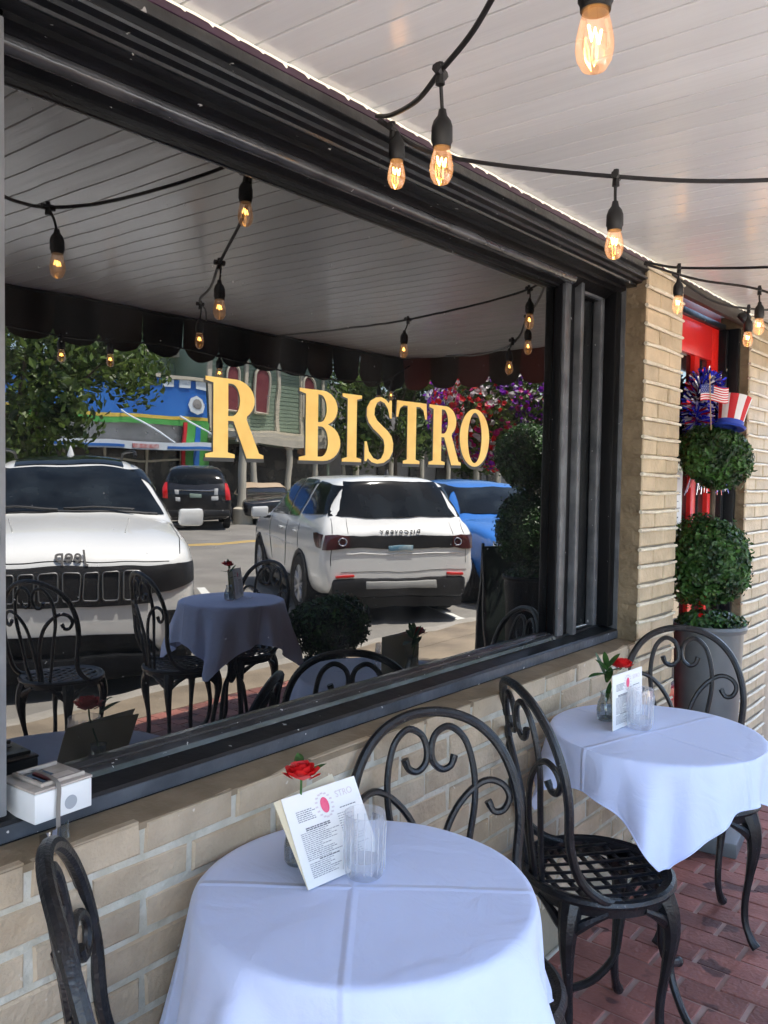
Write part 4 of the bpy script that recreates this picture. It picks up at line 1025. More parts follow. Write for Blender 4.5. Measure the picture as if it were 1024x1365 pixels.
def seam(bv, P, axis, sg, par, name='panel_gap', r_=.004, mt=None):
    pts = []
    for a, b in zip(P, P[1:]):
        for k in range(8):
            t = k / 8; p2 = (a[0] + (b[0] - a[0]) * t, a[1] + (b[1] - a[1]) * t)
            if axis == 'y': o_ = V((p2[0], sg * 3, p2[1])); d = V((0, -sg, 0))
            elif axis == 'x': o_ = V((-3 if sg < 0 else 9, p2[0], p2[1])); d = V((-sg, 0, 0))
            else: o_ = V((p2[0], p2[1], 5)); d = V((0, 0, -1))
            h = bv.ray_cast(o_, d)
            if h[0]: pts.append(h[0])
    if len(pts) > 2: q_ = MB(); q_.tube(pts, r_, n=5); return q_.build(name, mt or blkplast, par)
def wheel(x, y, r_, par, sg, rim=rimm, spokes=7):
    m = MB(); m.lathe([(r_ * .62, -.11), (r_ * .9, -.115), (r_ * .985, -.09), (r_, -.04), (r_, .04), (r_ * .985, .09), (r_ * .9, .115), (r_ * .62, .11), (r_ * .6, 0), (r_ * .62, -.11)], n=36, axis='y')
    t = m.build('wheel', tyrem, par, loc=(x, y, r_))
    q = MB(); yo = sg * .085
    q.lathe([(r_ * .66, yo - .02), (r_ * .66, yo + .02), (r_ * .60, yo + .02), (r_ * .58, yo - .02), (r_ * .66, yo - .02)], n=36, axis='y')
    for k in range(spokes):
        for dd in (-.13, .13):
            a = 6.283 * k / spokes + dd; a1 = 6.283 * k / spokes + dd * .6
            q.tube([(.04 * math.cos(a1), yo, .04 * math.sin(a1)), (r_ * .62 * math.cos(a), yo + sg * .008, r_ * .62 * math.sin(a))], [.018, .015], n=6)
    q.lathe([(0, yo - .01), (.055, yo - .01), (.055, yo + .02 * sg), (0, yo + .025 * sg)], n=16, axis='y')
    q.build('rim', rim, t)
    q = MB(); q.lathe([(0, 0), (r_ * .6, 0)], n=24, axis='y'); q.build('brake_disc', blkplast, t)
def mirror_cap(x, y, z, par, mt, sg):
    q = MB(); q.box(-.07, .07, -.12, .12, -.085, .085, c=.035); q.build('wing_mirror', mt, par, loc=(x, y + sg * .14, z))
    q = MB(); q.box(-.03, .03, -.06, .06, -.10, -.06, c=.01); q.build('mirror_stalk', blkplast, par, loc=(x, y + sg * .02, z))
def liners(par, wheels, w, r_=.385):
    for x in wheels:
        for sg in (1, -1):
            q = MB(); pts = [(x + r_ * math.cos(a), sg * (w + .004), wr_h[0] + r_ * math.sin(a)) for a in [math.pi * (i / 20 * 1.16 - .08) for i in range(21)]]
            q.tube(pts, .028, n=6, flat=.5)
            n = 20; vs = []
            for i in range(n + 1):
                a = math.pi * (i / n * 1.2 - .1); vs += [(x + (r_ - .012) * math.cos(a), sg * (w - .01), wr_h[0] + (r_ - .012) * math.sin(a)), (x + (r_ - .012) * math.cos(a), sg * (w - .36), wr_h[0] + (r_ - .012) * math.sin(a))]
            vs2 = len(vs); q.add(vs, [(2 * i, 2 * i + 1, 2 * i + 3, 2 * i + 2) for i in range(n)])
            q.build('wheel_arch', blkplast, par)

def place_car(t, heading, nose): t.location = (nose[0], nose[1], -.18); t.rotation_euler = (0, 0, R(heading + 180))
# car local frame: nose at x=0, tail at x=+L ; heading points along local -x
wheels = (.93, 3.84)
jp = thing('parked_car', 'white off-road car parked nose to the kerb with dark slotted grille, in the window', 'car')
st = [(-.02, .74, .36, .80, .86, .7, True), (.02, .84, .30, .93, .97, .7, True), (.12, .92, .27, 1.0, 1.06, .7, True), (.5, .965, .26, 1.05, 1.15, .7, True), (1.15, .97, .26, 1.09, 1.21, .7, True), (1.42, .97, .26, 1.10, 1.235, .8, True), (1.50, .97, .26, 1.11, 1.30, .84, False),
      (2.12, .97, .26, 1.12, 1.66, .73, False), (2.45, .97, .26, 1.12, 1.74, .70, False), (3.5, .97, .26, 1.12, 1.75, .69, False), (4.3, .95, .26, 1.12, 1.70, .67, False), (4.6, .93, .28, 1.10, 1.45, .66, False), (4.76, .90, .32, .98, 1.08, .6, True), (4.80, .84, .4, .9, .98, .6, True)]
wr_h[0] = .37
bo, bv = car_body(st, wheels, .97, carwhite, jp, .40)
ws_t = [(-.60, 1.60), (-.3, 1.625), (0, 1.63), (.3, 1.625), (.60, 1.60)]; ws_b = [(-.80, 1.22), (-.4, 1.235), (0, 1.24), (.4, 1.235), (.80, 1.22)]
patch(bv, ws_t, ws_b, 10, 'x', -1, carglass, 'windscreen', jp)
patch(bv, [(2.2, -.50), (2.2, .50)], [(3.3, -.50), (3.3, .50)], 6, 'z', 1, carglass, 'sunroof', jp)
for sg in (1, -1):
    patch(bv, [(2.10, 1.60), (2.5, 1.64), (3.1, 1.65)], [(1.68, 1.16), (2.4, 1.17), (3.1, 1.18)], 6, 'y', sg, carglass, 'side_window', jp)
    patch(bv, [(3.16, 1.65), (3.9, 1.62), (4.25, 1.58)], [(3.16, 1.18), (3.9, 1.19), (4.4, 1.22)], 6, 'y', sg, carglass, 'side_window', jp)
    q = MB(); q.tube(catmull([(2.3, sg * .62, 1.74), (2.5, sg * .62, 1.785), (3.9, sg * .61, 1.785), (4.2, sg * .60, 1.73)], 4), .016, n=7); q.build('roof_rail', blkplast, jp)
    patch(bv, [(sg * .57, .915), (sg * .72, .925), (sg * .90, .93)], [(sg * .57, .72), (sg * .72, .74), (sg * .90, .80)], 5, 'x', -1, blkplast, 'headlight', jp, eps=.012)
    q = MB(); q.box(-.012, .008, -.07, .07, -.028, .028, c=.01); q.build('headlight_lens', chrome, jp, loc=(.03, sg * .68, .84))
    mirror_cap(1.72, sg * .95, 1.19, jp, carwhite, sg)
    for x in wheels: wheel(x, sg * .86, .37, jp, sg)
liners(jp, wheels, .965, .40)
gr = patch(bv, [(-.58, .915), (0, .925), (.58, .915)], [(-.56, .655), (0, .64), (.56, .655)], 5, 'x', -1, blkplast, 'grille', jp, eps=.010, sub=6)
for k in range(7):
    yc = -.435 + .145 * k; q = MB(); w2, h2 = .058, .098
    pts = []
    for cx_, cz_, a0 in ((w2 - .02, h2 - .02, 0), (-w2 + .02, h2 - .02, 90), (-w2 + .02, -h2 + .02, 180), (w2 - .02, -h2 + .02, 270)):
        for i in range(4): a = R(a0 + 30 * i); pts.append((cx_ + .02 * math.cos(a), cz_ + .02 * math.sin(a)))
    P3 = []; zc = .785
    for a, b_ in pts:
        h = bv.ray_cast(V((-3, yc + a, zc + b_)), V((1, 0, 0))); P3.append(V((h[0].x - .018 if h[0] else -.01, yc + a, zc + b_)))
    q.tube(P3, .0055, n=6, closed=True); q.build('grille_slot', mat('slot_grey', (.20, .20, .20), rough=.3, metal=.6) if k == 0 else MATS['slot_grey'], gr)
patch(bv, [(-.52, .445), (0, .45), (.52, .445)], [(-.66, .29), (0, .28), (.66, .29)], 4, 'x', -1, deepblack, 'lower_intake', jp, eps=.012, sub=6)
q = MB(); q.box(-.05, .25, -.66, .66, .13, .30, c=.03); q.box(.2, 4.6, -.86, .86, .15, .27); q.build('chin_and_under_shade', deepblack, jp)  # black chin, plus an added dark undertray standing in for shade below
tm = text_mesh('Jeep', .13, .004, .002)
h = bv.ray_cast(V((-3, 0, .985)), V((1, 0, 0))); hx = h[0].x if h[0] else .02
xf(tm, Matrix.Translation((hx - .020, 0, .990)) @ Matrix.Rotation(R(-90), 4, 'Z') @ Matrix.Rotation(R(62), 4, 'X')); tm.build('emblem', mat('grey_emblem', (.16, .15, .14), rough=.35, metal=.3), jp, smooth=0)
q = MB(); q.lathe([(0, 0), (.04, 0), (.03, .03), (.012, .08), (0, .10)], n=12, c=(3.2, 0, 1.745)); q.build('antenna', carwhite, jp)
for sg in (1, -1):
    seam(bv, [(.10, sg * .80), (.5, sg * .84), (1.40, sg * .84)], 'z', 1, jp)
    seam(bv, [(sg * .66, 1.60), (sg * .845, 1.24)], 'x', -1, jp, name='window_seal', r_=.010)
    fg_ = patch(bv, [(sg * .66, .60), (sg * .84, .60)], [(sg * .68, .50), (sg * .83, .51)], 3, 'x', -1, blkplast, 'fog_lamp', jp, eps=.014)
    seam(bv, [(1.72, 1.08), (1.74, .4)], 'y', sg, jp); seam(bv, [(2.9, 1.1), (2.9, .35)], 'y', sg, jp)
    seam(bv, [(.55, sg * .42), (1.3, sg * .50)], 'z', 1, jp, name='hood_crease', r_=.006, mt=carwhite)
seam(bv, [(-.82, .945), (0, .955), (.82, .945)], 'x', -1, jp)
seam(bv, [(-.84, 1.225), (0, 1.245), (.84, 1.225)], 'x', -1, jp, name='cowl', r_=.016)
for sg in (.1, -.55):
    q = MB(); q.tube([(1.40, sg + .45, 1.262), (1.42, sg + .1, 1.285), (1.44, sg - .15, 1.27)], .011, n=5); q.build('wiper', blkplast, jp)
q = MB(); q.tube([(1.86, .30 + .17 * math.cos(a), 1.20 + .15 * math.sin(a)) for a in [i * .26 for i in range(24)]], .012, n=5, closed=True); q.build('steering_wheel', blkplast, jp)

ds = thing('parked_car', 'silver white off-road car seen from behind with black rear bumper, in the shop window', 'car')
wheels = (.88, 3.62)
st = [(-.02, .72, .42, .74, .80, .7, True), (.03, .84, .32, .88, .93, .7, True), (.2, .92, .28, .98, 1.04, .7, True), (.9, .95, .26, 1.04, 1.12, .7, True), (1.18, .95, .26, 1.06, 1.16, .8, True), (1.28, .95, .26, 1.07, 1.22, .82, False),
      (1.95, .95, .26, 1.08, 1.60, .72, False), (2.3, .95, .26, 1.09, 1.68, .70, False), (3.4, .95, .26, 1.11, 1.70, .69, False), (4.12, .94, .26, 1.13, 1.68, .67, False), (4.22, .93, .27, 1.13, 1.62, .66, False), (4.44, .92, .29, 1.12, 1.24, .66, True), (4.50, .91, .30, 1.06, 1.13, .6, True), (4.57, .88, .34, .96, 1.04, .6, True), (4.59, .84, .38, .92, 1.0, .6, True)]
wr_h[0] = .36
bo, bv = car_body(st, wheels, .95, carwhite, ds, .395)
patch(bv, [(-.68, 1.585), (0, 1.605), (.68, 1.585)], [(-.80, 1.20), (0, 1.185), (.80, 1.20)], 12, 'x', 1, carglass, 'rear_window', ds, sub=6)
patch(bv, [(-.72, .99), (0, .995), (.72, .99)], [(-.74, .86), (0, .85), (.74, .86)], 4, 'x', 1, blkplast, 'tailgate_band', ds, eps=.010, sub=6)
patch(bv, [(-.60, 1.55), (0, 1.57), (.60, 1.55)], [(-.78, 1.18), (0, 1.2), (.78, 1.18)], 8, 'x', -1, carglass, 'windscreen', ds)
for sg in (1, -1):
    patch(bv, [(1.98, 1.54), (2.3, 1.59), (2.72, 1.60)], [(1.52, 1.12), (2.1, 1.13), (2.72, 1.15)], 6, 'y', sg, carglass, 'side_window', ds)
    patch(bv, [(2.78, 1.60), (3.2, 1.60), (3.50, 1.59)], [(2.78, 1.15), (3.2, 1.16), (3.34, 1.17)], 6, 'y', sg, carglass, 'side_window', ds)
    patch(bv, [(3.62, 1.58), (3.95, 1.565), (4.22, 1.53)], [(3.46, 1.19), (3.9, 1.20), (4.34, 1.22)], 6, 'y', sg, carglass, 'side_window', ds)
    tl = patch(bv, [(sg * .62, .985), (sg * .75, 1.0), (sg * .86, 1.0)], [(sg * .62, .865), (sg * .75, .84), (sg * .88, .84)], 5, 'x', 1, darklamp, 'tail_light', ds, eps=.016)
    patch(bv, [(4.22, 1.02), (4.35, 1.03), (4.50, 1.01)], [(4.26, .96), (4.38, .87), (4.52, .86)], 5, 'y', sg, darklamp, 'tail_light_wrap', ds, eps=.010)
    q = MB(); q.tube([(4.60, sg * .69 + .042 * math.cos(a), .925 + .042 * math.sin(a)) for a in [i * .4 for i in range(16)]], .006, n=5, closed=True); q.build('lamp_ring', chrome, tl)
    q = MB(); q.box(4.585, 4.612, sg * .66 - .10, sg * .66 + .10, .535, .565, c=.006); q.build('reflector', redlamp, ds)
    mirror_cap(1.62, sg * .93, 1.14, ds, carwhite, sg)
    for x in wheels: wheel(x, sg * .85, .36, ds, sg)
    for x in (2.55, 3.42):
        q = MB(); q.box(-.09, .09, -.016, .016, -.014, .014, c=.008); q.build('door_handle', carwhite, ds, loc=(x - .1, sg * .962, .98))
    for x in (1.75, 2.75, 3.5):
        q = MB(); pts = []
        for i in range(9):
            z = 1.09 - i * .075; hh = bv.ray_cast(V((x - .0, sg * 3, z)), V((0, -sg, 0)))
            if hh[0]: pts.append(hh[0] + V((0, sg * .0015, 0)))
        if len(pts) > 2: q.tube(pts, .0045, n=4); q.build('door_gap', blkplast, ds)
for sg in (1, -1):
    seam(bv, [(sg * .78, 1.18), (sg * .80, .60)], 'x', 1, ds)
    seam(bv, [(.4, 1.0), (1.2, 1.04)], 'y', sg, ds); seam(bv, [(1.75, .38), (3.2, .38)], 'y', sg, ds, name='sill_trim', r_=.03)
    seam(bv, [(1.5, .80), (3.3, .80)], 'y', sg, ds, name='body_crease', r_=.008, mt=carwhite)
seam(bv, [(-.80, .60), (0, .595), (.80, .60)], 'x', 1, ds)
seam(bv, [(-.74, .80), (0, .79), (.74, .80)], 'x', 1, ds, name='tailgate_crease', r_=.008, mt=carwhite)
liners(ds, wheels, .945, .395)
q = MB(); q.box(4.40, 4.615, -.80, .80, .30, .53, c=.05); q.box(1.35, 3.2, -.955, .955, .24, .34, c=.03); q.box(.1, 4.4, -.84, .84, .16, .27); q.build('black_bumper', blkplast, ds)
q = MB(); q.box(4.60, 4.628, -.42, .42, .40, .485, c=.012); q.build('skid_plate', mat('silver_plate', (.4, .4, .38), rough=.4), ds)
q = MB(); q.box(4.588, 4.606, -.15, .15, .83, .89, c=.003); pl_ = q.build('number_plate', mat('plate_blue', (.12, .3, .42), (.5, .6, .62), rough=.4, scale=14), ds)
tm = text_mesh('D I S C O V E R Y', .062, .003, .001)
h = bv.ray_cast(V((9, 0, 1.035)), V((-1, 0, 0))); hx = h[0].x if h[0] else 4.56
xf(tm, Matrix.Translation((hx + .012, 0, 1.035)) @ Matrix.Rotation(R(90), 4, 'Z') @ Matrix.Rotation(R(65), 4, 'X')); tm.build('badge', blkplast, ds, smooth=0)
q = MB(); q.lathe([(0, 0), (.035, 0), (.012, .05), (0, .06)], n=10, c=(4.0, 0, 1.68)); q.build('antenna', blkplast, ds)
q = MB(); q.tube([(4.36, -.02, 1.25), (4.41, .2, 1.26), (4.42, .42, 1.245)], .01, n=5); q.build('rear_wiper', blkplast, ds)

bc = thing('parked_car', 'bright blue hatchback parked nose to the kerb at the right of the reflection', 'car')
wheels = (.85, 3.45)
st = [(-.02, .70, .40, .72, .78, .7, True), (.03, .80, .32, .84, .9, .7, True), (.2, .87, .28, .95, 1.02, .7, True), (.8, .90, .24, 1.02, 1.10, .7, True), (1.05, .90, .24, 1.04, 1.14, .8, True), (1.15, .90, .24, 1.05, 1.2, .8, False),
      (1.85, .90, .24, 1.08, 1.56, .70, False), (2.2, .90, .24, 1.09, 1.63, .68, False), (3.3, .90, .24, 1.11, 1.64, .66, False), (3.9, .88, .26, 1.10, 1.55, .64, False), (4.15, .86, .30, 1.0, 1.15, .6, True), (4.2, .82, .4, .9, .98, .6, True)]
wr_h[0] = .34
bo, bv = car_body(st, wheels, .90, carblue, bc, .375)
patch(bv, [(-.58, 1.50), (0, 1.52), (.58, 1.50)], [(-.74, 1.16), (0, 1.17), (.74, 1.16)], 8, 'x', -1, carglass, 'windscreen', bc, sub=6)
for sg in (1, -1):
    patch(bv, [(1.86, 1.50), (2.2, 1.54), (2.62, 1.55)], [(1.42, 1.10), (2.0, 1.11), (2.62, 1.13)], 6, 'y', sg, carglass, 'side_window', bc)
    patch(bv, [(2.68, 1.55), (3.2, 1.54), (3.7, 1.48)], [(2.68, 1.13), (3.2, 1.14), (3.8, 1.18)], 6, 'y', sg, carglass, 'side_window', bc)
    mirror_cap(1.55, sg * .88, 1.12, bc, carblue, sg)
    patch(bv, [(sg * .5, .82), (sg * .8, .86)], [(sg * .5, .72), (sg * .8, .72)], 3, 'x', -1, chrome, 'headlight', bc, eps=.01)
    for x in wheels: wheel(x, sg * .80, .34, bc, sg, spokes=5)
liners(bc, wheels, .895, .375)
q = MB(); q.box(-.04, .1, -.55, .55, .36, .56, c=.03); q.build('lower_grille', blkplast, bc)

bs = thing('parked_car', 'black off-road car with red tail lights parked across the street before the shops', 'car')
wheels = (.95, 3.9)
st = [(0, .8, .36, .95, 1.02, .7, True), (.1, .95, .3, 1.08, 1.15, .7, True), (1.2, 1.0, .28, 1.18, 1.28, .8, True), (1.4, 1.0, .28, 1.2, 1.36, .84, False), (2.0, 1.0, .28, 1.2, 1.82, .76, False), (3.5, 1.0, .28, 1.2, 1.88, .74, False), (4.6, .98, .28, 1.2, 1.82, .72, False), (4.85, .97, .3, 1.18, 1.36, .7, True), (4.93, .95, .34, 1.1, 1.2, .6, True), (4.96, .9, .4, 1.0, 1.1, .6, True)]
wr_h[0] = .39
bo, bv = car_body(st, wheels, 1.0, carblack, bs, .42)
patch(bv, [(-.66, 1.72), (0, 1.74), (.66, 1.72)], [(-.74, 1.36), (0, 1.35), (.74, 1.36)], 6, 'x', 1, carglass, 'rear_window', bs, sub=4)
for sg in (1, -1):
    patch(bv, [(sg * .78, 1.36), (sg * .90, 1.34)], [(sg * .80, .92), (sg * .93, .92)], 6, 'x', 1, redlamp, 'tail_light', bs, eps=.02)
    patch(bv, [(2.1, 1.74), (4.4, 1.74)], [(1.8, 1.26), (4.5, 1.28)], 6, 'y', sg, carglass, 'side_window', bs, sub=6)
    for x in wheels: wheel(x, sg * .88, .39, bs, sg)
q = MB(); q.box(4.93, 4.985, -.5, .5, 1.17, 1.20, c=.01); q.build('chrome_strip', chrome, bs)
q = MB(); q.box(4.95, 4.985, -.16, .16, .98, 1.09, c=.004); q.build('number_plate', mat('plate_pale', (.35, .45, .38), rough=.5), bs)
q = MB(); q.box(4.8, 5.04, -.93, .93, .42, .62, c=.05); q.build('bumper', blkplast, bs)
q = MB()
for yy, zz, ww, hh in ((-.55, 1.14, .05, .09), (.52, 1.12, .06, .06), (-.52, .96, .09, .06), (.5, .93, .07, .05)): q.box(4.96, 4.99, yy - ww, yy + ww, zz - hh, zz + hh, c=.004)
q.build('stickers', white_paper, bs)

tc_ = thing('parked_car', 'dark convertible with a tan fabric roof parked across the street beside the cream column', 'car')
wheels = (.8, 3.4)
st = [(0, .75, .35, .7, .78, .7, True), (.1, .85, .28, .8, .88, .7, True), (1.0, .9, .25, .9, 1.0, .8, True), (1.3, .9, .25, .93, 1.05, .8, False), (1.8, .9, .25, .95, 1.36, .7, False), (2.8, .9, .25, .95, 1.42, .68, False), (3.4, .9, .25, .95, 1.2, .7, False), (3.7, .88, .28, .93, 1.02, .7, True), (4.25, .82, .34, .85, .92, .7, True)]
wr_h[0] = .33
bo, bv = car_body(st, wheels, .9, carblack, tc_, .36)
patch(bv, [(1.62, -.60), (1.62, .60)], [(3.45, -.62), (3.45, .62)], 10, 'z', 1, cartan, 'fabric_roof', tc_, sub=10, eps=.02)
for sg in (1, -1):
    patch(bv, [(1.75, 1.36), (2.6, 1.39), (3.3, 1.24)], [(1.6, .96), (2.6, .98), (3.5, .99)], 6, 'y', sg, cartan, 'roof_side', tc_, eps=.012)
    patch(bv, [(1.9, 1.28), (2.7, 1.28)], [(1.75, 1.03), (2.7, 1.03)], 4, 'y', sg, carglass, 'side_window', tc_, eps=.018)
    for x in wheels: wheel(x, sg * .8, .33, tc_, sg)

JP = dict(nose=(3.39, -4.09), head=121)      # nose-in
place_car(jp, JP['head'], JP['nose']); jp.scale = (1, 1, 1.05)
place_car(ds, -57, (10.09, -8.13))
place_car(bc, 123, (9.75, -3.5))
place_car(bs, -52, (18.6, -21.7))
place_car(tc_, 125, (18.7, -18.0))

# ------------------------------------------------------------------ trees
def tree(x, y, h, crown, label, seed, n=9000, group='street trees across the road', leaf=.11):
    rnd = random.Random(seed); t = thing('street_tree', label, 'tree', (x, y, -.1), group=group)
    q = MB(); q.tube(catmull([(0, 0, 0), (.05, 0, h * .25), (-.04, .05, h * .5), (0, 0, h * .8)], 4), [.16 - .011 * i for i in range(13)], n=8)
    cl = []
    for i in range(26):
        a = rnd.uniform(0, 6.28); u = rnd.uniform(-1, 1); rr = (1 - u * u) ** .5
        c_ = V((crown[0] * rr * math.cos(a) * rnd.uniform(.35, .95), crown[0] * rr * math.sin(a) * rnd.uniform(.35, .95), h + crown[1] * u * .85)); cl.append((c_, rnd.uniform(.28, .5) * crown[0] * .85))
        if i % 3 == 0: q.tube(catmull([(0, 0, h * .45 + i * .02), c_ * .5 + V((0, 0, h * .25)), c_], 3), [.06, .05, .045, .04, .03, .02, .015], n=5)
    q.build('trunk', bark, t)
    m = MB()
    for k, (c_, r_) in enumerate(cl): leaf_cloud(m, c_, r_, n // len(cl), leaf, shell=.25, seed=seed * 50 + k, lump=.3)
    m.build('crown', treeleaf, t, smooth=0); return t
tree(8.95, -15.5, 3.8, (3.0, 2.2), 'large dark leafy tree left of the blue shop front, in the reflection', 1, n=17000, leaf=.10)
tree(27.5, -20.0, 4.6, (3.0, 2.2), 'bright green tree before the shingled building, behind the letters', 2, n=11000, leaf=.13)
tree(40, -24.0, 4.5, (3.2, 2.4), 'distant green tree right of the shingled building', 3, n=7000, leaf=.16)
tree(5.5, -19.0, 4.8, (3.4, 2.4), 'distant dark tree at the far left of the reflection', 4, n=9000, leaf=.14)

# ------------------------------------------------------------------ buildings across the street
BY = -24.0
bb = thing('blue_shop', 'shop front with blue fascia, white battlements and yellow green bands across the street', 'building')
def bx(par, name, x0, x1, y0, y1, z0, z1, m, c=0): qq = MB(); qq.box(x0, x1, y0, y1, z0, z1, c=c); return qq.build(name, m, par, smooth=0)
bx(bb, 'wall', 8.0, 20.9, BY - 8, BY, 0, 4.9, greystucco)
bx(bb, 'blue_fascia', 10.0, 20.85, BY, BY + .15, 3.35, 4.85, bluem)
q = MB()
for i in range(14): q.box(10.2 + i * .78, 10.2 + i * .78 + .5, BY + .15, BY + .19, 4.55, 4.86)
q.build('battlements', bluepale, bb, smooth=0)
bx(bb, 'parapet_cap', 9.9, 21.0, BY - .1, BY + .25, 4.87, 5.0, cream)
bx(bb, 'yellow_band', 10.0, 20.85, BY + .15, BY + .18, 3.38, 3.50, yellowm); bx(bb, 'green_band', 10.0, 20.85, BY + .15, BY + .18, 3.18, 3.37, greenm)
bx(bb, 'shop_window', 10.2, 19.9, BY + .0, BY + .06, .3, 2.3, shopdark)
q = MB()
for i in range(7): q.box(10.2 + i * 1.6, 10.28 + i * 1.6, BY + .06, BY + .12, .3, 2.3)
q.box(10.2, 19.9, BY + .06, BY + .11, 1.85, 1.92); q.build('window_bars', cream, bb, smooth=0)
q = MB(); q.add([(12.5, BY + .1, 2.52), (20.4, BY + .1, 2.52), (20.4, BY + 1.3, 2.50), (12.5, BY + 1.3, 2.50)], [(0, 1, 2, 3)])
q.add([(12.5, BY + 1.3, 2.50), (20.4, BY + 1.3, 2.50), (20.4, BY + 1.3, 2.22), (12.5, BY + 1.3, 2.22)], [(0, 1, 2, 3)]); an = q.build('shop_awning', bluepale, bb, smooth=0)
q = MB(); q.box(12.5, 16.6, BY + 1.31, BY + 1.33, 2.27, 2.36); q.box(18.2, 20.4, BY + 1.31, BY + 1.33, 2.27, 2.36); q.build('blue_stripe', bluem, an, smooth=0)
q = MB(); q.box(16.9, 17.8, BY + 1.31, BY + 1.33, 2.27, 2.42); q.build('red_lettering', mat('awning_red', (.5, .15, .15), (.65, .5, .5), rough=.7, scale=9), an, smooth=0)
q = MB(); q.tube([(17.2, BY + .2, 3.6), (18.6, BY + 1.3, 2.5)], .03, n=5); q.tube([(19.6, BY + .2, 3.5), (20.9, BY + 1.3, 2.5)], .03, n=5); q.build('awning_stays', bluepale, an)
bn = bx(bb, 'green_banner', 19.9, 20.85, BY + .2, BY + .25, .9, 3.3, greenm); q = MB(); q.box(20.25, 20.45, BY + .255, BY + .265, .9, 3.2); q.build('banner_stripe', bluem, bn, smooth=0)
q = MB(); q.box(19.75, 19.89, BY + .2, BY + .25, .9, 3.3); q.build('red_banner_edge', flagred, bn, smooth=0)
q = MB(); q.lathe([(0, .0), (.34, .0), (.36, .05), (0, .06)], n=8, axis='y', c=(20.3, BY + .2, 3.95)); oc = q.build('octagon_sign', bluepale, bb, smooth=0)
q = MB(); q.lathe([(0, .0), (.2, .0), (0, .03)], n=10, axis='y', c=(20.3, BY + .27, 4.0)); q.build('sign_picture', greystucco, oc, smooth=0)

gb = thing('green_house', 'green clapboard two storey building with cream trim and arched maroon windows', 'building')
X0, X1 = 21.0, 27.2
bx(gb, 'rear_wing', 18.6, 20.99, BY - 8, BY - 2, 4.0, 6.1, cloth_grn); bx(gb, 'rear_cornice', 18.4, 20.99, BY - 2, BY - 1.7, 5.95, 6.2, cream)
bx(gb, 'wall', X0, X1 + .8, BY - 8, BY, 0, 8.2, cloth_grn)
q = MB(); z = 3.2
while z < 6.9:
    q.box(X0, X1 + .8, BY, BY + .03, z, z + .13); z += .155
q.build('clapboards', cloth_grn, gb, smooth=0)
q = MB()
for x in (21.0, 22.9, 24.6, 25.9, 27.3): q.box(x, x + .16, BY + .03, BY + .12, 3.1, 6.6)
q.box(X0, X1 + .8, BY + .03, BY + .25, 6.55, 6.8); q.box(X0 - .2, X1 + 1, BY - .3, BY + .5, 6.8, 7.0); q.box(X0, X1 + .8, BY + .03, BY + .2, 3.0, 3.15)
q.build('trim', cream, gb, smooth=0)
for x in (22.2, 23.75, 26.4):
    f_ = MB(); wd = .36; pts = [(x - wd, 3.9), (x + wd, 3.9), (x + wd, 5.3)] + [(x + wd * math.cos(R(a)), 5.3 + wd * math.sin(R(a))) for a in range(15, 180, 15)] + [(x - wd, 5.3)]
    n = len(pts); f_.add([(a, BY + .14, b_) for a, b_ in pts] + [(a, BY + .03, b_) for a, b_ in pts], [tuple(range(n))] + [(i, (i + 1) % n, n + (i + 1) % n, n + i) for i in range(n)])
    wo = f_.build('window', shutter, gb, smooth=0)
    f_ = MB(); cl_ = pts + [pts[0]]; f_.tube([(a, BY + .14, b_) for a, b_ in cl_], .06, n=5); f_.build('frame', cream, wo)
bx(gb, 'porch_roof', X0 - .2, X1 + .9, BY, BY + 1.9, 2.72, 2.95, cream); bx(gb, 'porch_fascia', X0 - .2, X1 + .9, BY + 1.85, BY + 1.95, 2.55, 2.8, cream)
bx(gb, 'shopfront', X0 + .1, X1 + .6, BY + .0, BY + .05, .1, 2.55, shopdark)
sgn = MB(); sgn.lathe([(0, 0), (.9, 0), (.95, .05), (0, .06)], n=24, axis='y'); so = sgn.build('hanging_sign', mat('sign_brown', (.10, .03, .02), (.3, .16, .06), rough=.6, scale=8), gb, loc=(24.9, BY + 1.8, 2.42)); so.scale = (1, 1, .20)
for x in (21.9, 23.6, 25.2, 26.9):
    q = MB(); q.lathe([(.2, 0), (.2, .12), (.13, .2), (.12, 1.3), (.11, 2.45), (.18, 2.5), (.18, 2.6)], n=12, c=(x, BY + 1.75, 0)); q.build('porch_column', cream, gb)
cp = tag(MB().lathe([(0, 0), (.34, 0), (.34, .55), (.26, .6), (.2, .62), (.17, .8), (.14, 1.1), (.13, 3.0), (.0, 3.0)], n=14).build('lamp_column', cream, loc=(18.35, -18.95, -.18)), 'cream column with a wide base at the kerb beside the black car', 'column')
sb = thing('shingled_building', 'building with a steep grey shingled roof and cream porch columns, behind the gold letters', 'building')
bx(sb, 'wall', 29, 46, BY - 9, BY - 1, 0, 3.4, greystucco)
q = MB()
for i in range(14):
    z = 2.9 + i * .2; yy = BY + .4 - i * .13; q.box(28.8, 46.2, yy - .5, yy, z, z + .22)
q.build('roof', shingle, sb, smooth=0)
for x in (29.5, 32, 34.5, 37, 39.5, 42):
    q = MB(); q.lathe([(.2, 0), (.16, .2), (.13, 2.6), (.2, 2.9)], n=10, c=(x, BY + .2, 0)); q.build('porch_column', cream, sb)
    bx(sb, 'window', x + .5, x + 1.5, BY - .98, BY - .9, .8, 2.2, shopdark)
rb = thing('red_shop', 'low shop with red front and striped blue white awning behind the left tree', 'building')
bx(rb, 'wall', -8, 7.9, BY - 8, BY - .5, 0, 4.0, mat('brown_brick', (.16, .08, .06), (.22, .11, .08), rough=.8)); bx(rb, 'fascia', -7.5, 7.8, BY - .5, BY - .4, 2.6, 3.1, flagred)
q = MB()
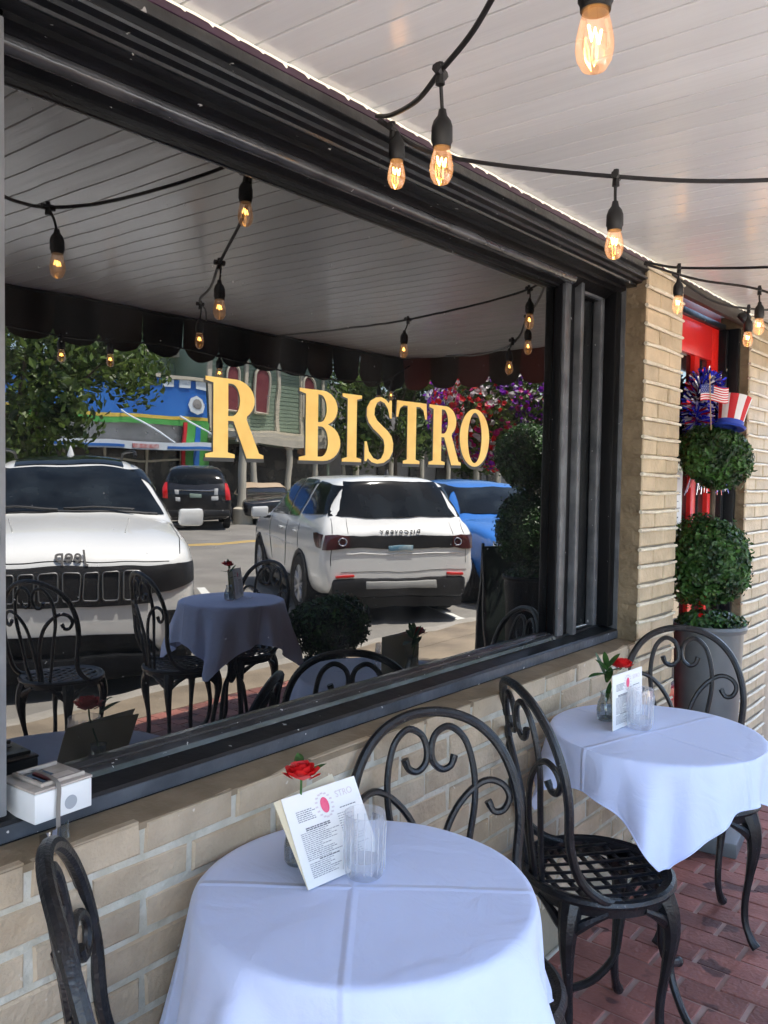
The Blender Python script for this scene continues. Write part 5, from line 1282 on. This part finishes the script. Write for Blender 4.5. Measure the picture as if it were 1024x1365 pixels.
for i in range(30): q.box(-7.3 + i * .5, -7.05 + i * .5, BY - .38, BY - .30, 2.1, 2.55)
q.build('striped_awning', bluepale, rb, smooth=0); bx(rb, 'awning_back', -7.4, 7.8, BY - .40, BY - .385, 2.1, 2.55, flagblue); bx(rb, 'shop_window', -7, 7.5, BY - .5, BY - .44, .3, 2.0, shopdark)
eb = thing('street_building', 'plain pale commercial block closing the far right end of the street', 'building')
bx(eb, 'wall', 48, 75, BY - 10, BY - 1, 0, 6.5, cream); bx(eb, 'cornice', 47.8, 75.2, BY - 1, BY - .6, 6.2, 6.6, greystucco)
for i in range(8): bx(eb, 'window', 49.5 + i * 3.2, 51 + i * 3.2, BY - 1, BY - .93, 3.6, 5.2, shopdark); bx(eb, 'shop_window', 49.2 + i * 3.2, 51.5 + i * 3.2, BY - 1, BY - .93, .4, 2.4, shopdark)

# ------------------------------------------------------------------ light, world, camera
SUN = V((.14, .27, 1)).normalized()
el = math.asin(SUN.z); az = math.atan2(SUN.x, SUN.y)
w_ = bpy.data.worlds.new('World'); sc.world = w_; w_.use_nodes = True; nt = w_.node_tree
bg = nt.nodes['Background']; sky = nt.nodes.new('ShaderNodeTexSky'); sky.sky_type = 'NISHITA'; sky.sun_disc = False
sky.sun_elevation = el; sky.sun_rotation = az; sky.air_density = 1.0; sky.dust_density = 1.5
nt.links.new(sky.outputs[0], bg.inputs[0]); bg.inputs[1].default_value = .13
sl = bpy.data.lights.new('sun', 'SUN'); sl.energy = 5; sl.angle = R(.53); sl.color = (1, .95, .87)
so = bpy.data.objects.new('sun', sl); COL.objects.link(so); so.rotation_euler = SUN.to_track_quat('Z', 'Y').to_euler()

F, YAW, PT, RO, D, H = 1136.2, R(38.752), R(2.514), R(-.912), 1.215, 1.5
f = V((math.cos(YAW) * math.cos(PT), math.sin(YAW) * math.cos(PT), -math.sin(PT))); r = V((math.sin(YAW), -math.cos(YAW), 0)); d = f.cross(r)
r2 = r * math.cos(RO) + d * math.sin(RO); d2 = -r * math.sin(RO) + d * math.cos(RO)
cam = bpy.data.cameras.new('camera'); co = bpy.data.objects.new('camera', cam); COL.objects.link(co)
M = Matrix((( r2.x, -d2.x, -f.x, 0), (r2.y, -d2.y, -f.y, -D), (r2.z, -d2.z, -f.z, H), (0, 0, 0, 1)))
co.matrix_world = M
cam.sensor_fit = 'HORIZONTAL'; cam.sensor_width = 36; cam.lens = 36 * F / 1024; cam.clip_start = .02; cam.clip_end = 800
sc.camera = co
sc.view_settings.view_transform = 'Standard'; sc.view_settings.look = 'None'; sc.view_settings.exposure = 2.95
sc.cycles.max_bounces = 10; sc.cycles.diffuse_bounces = 5; sc.cycles.transparent_max_bounces = 16
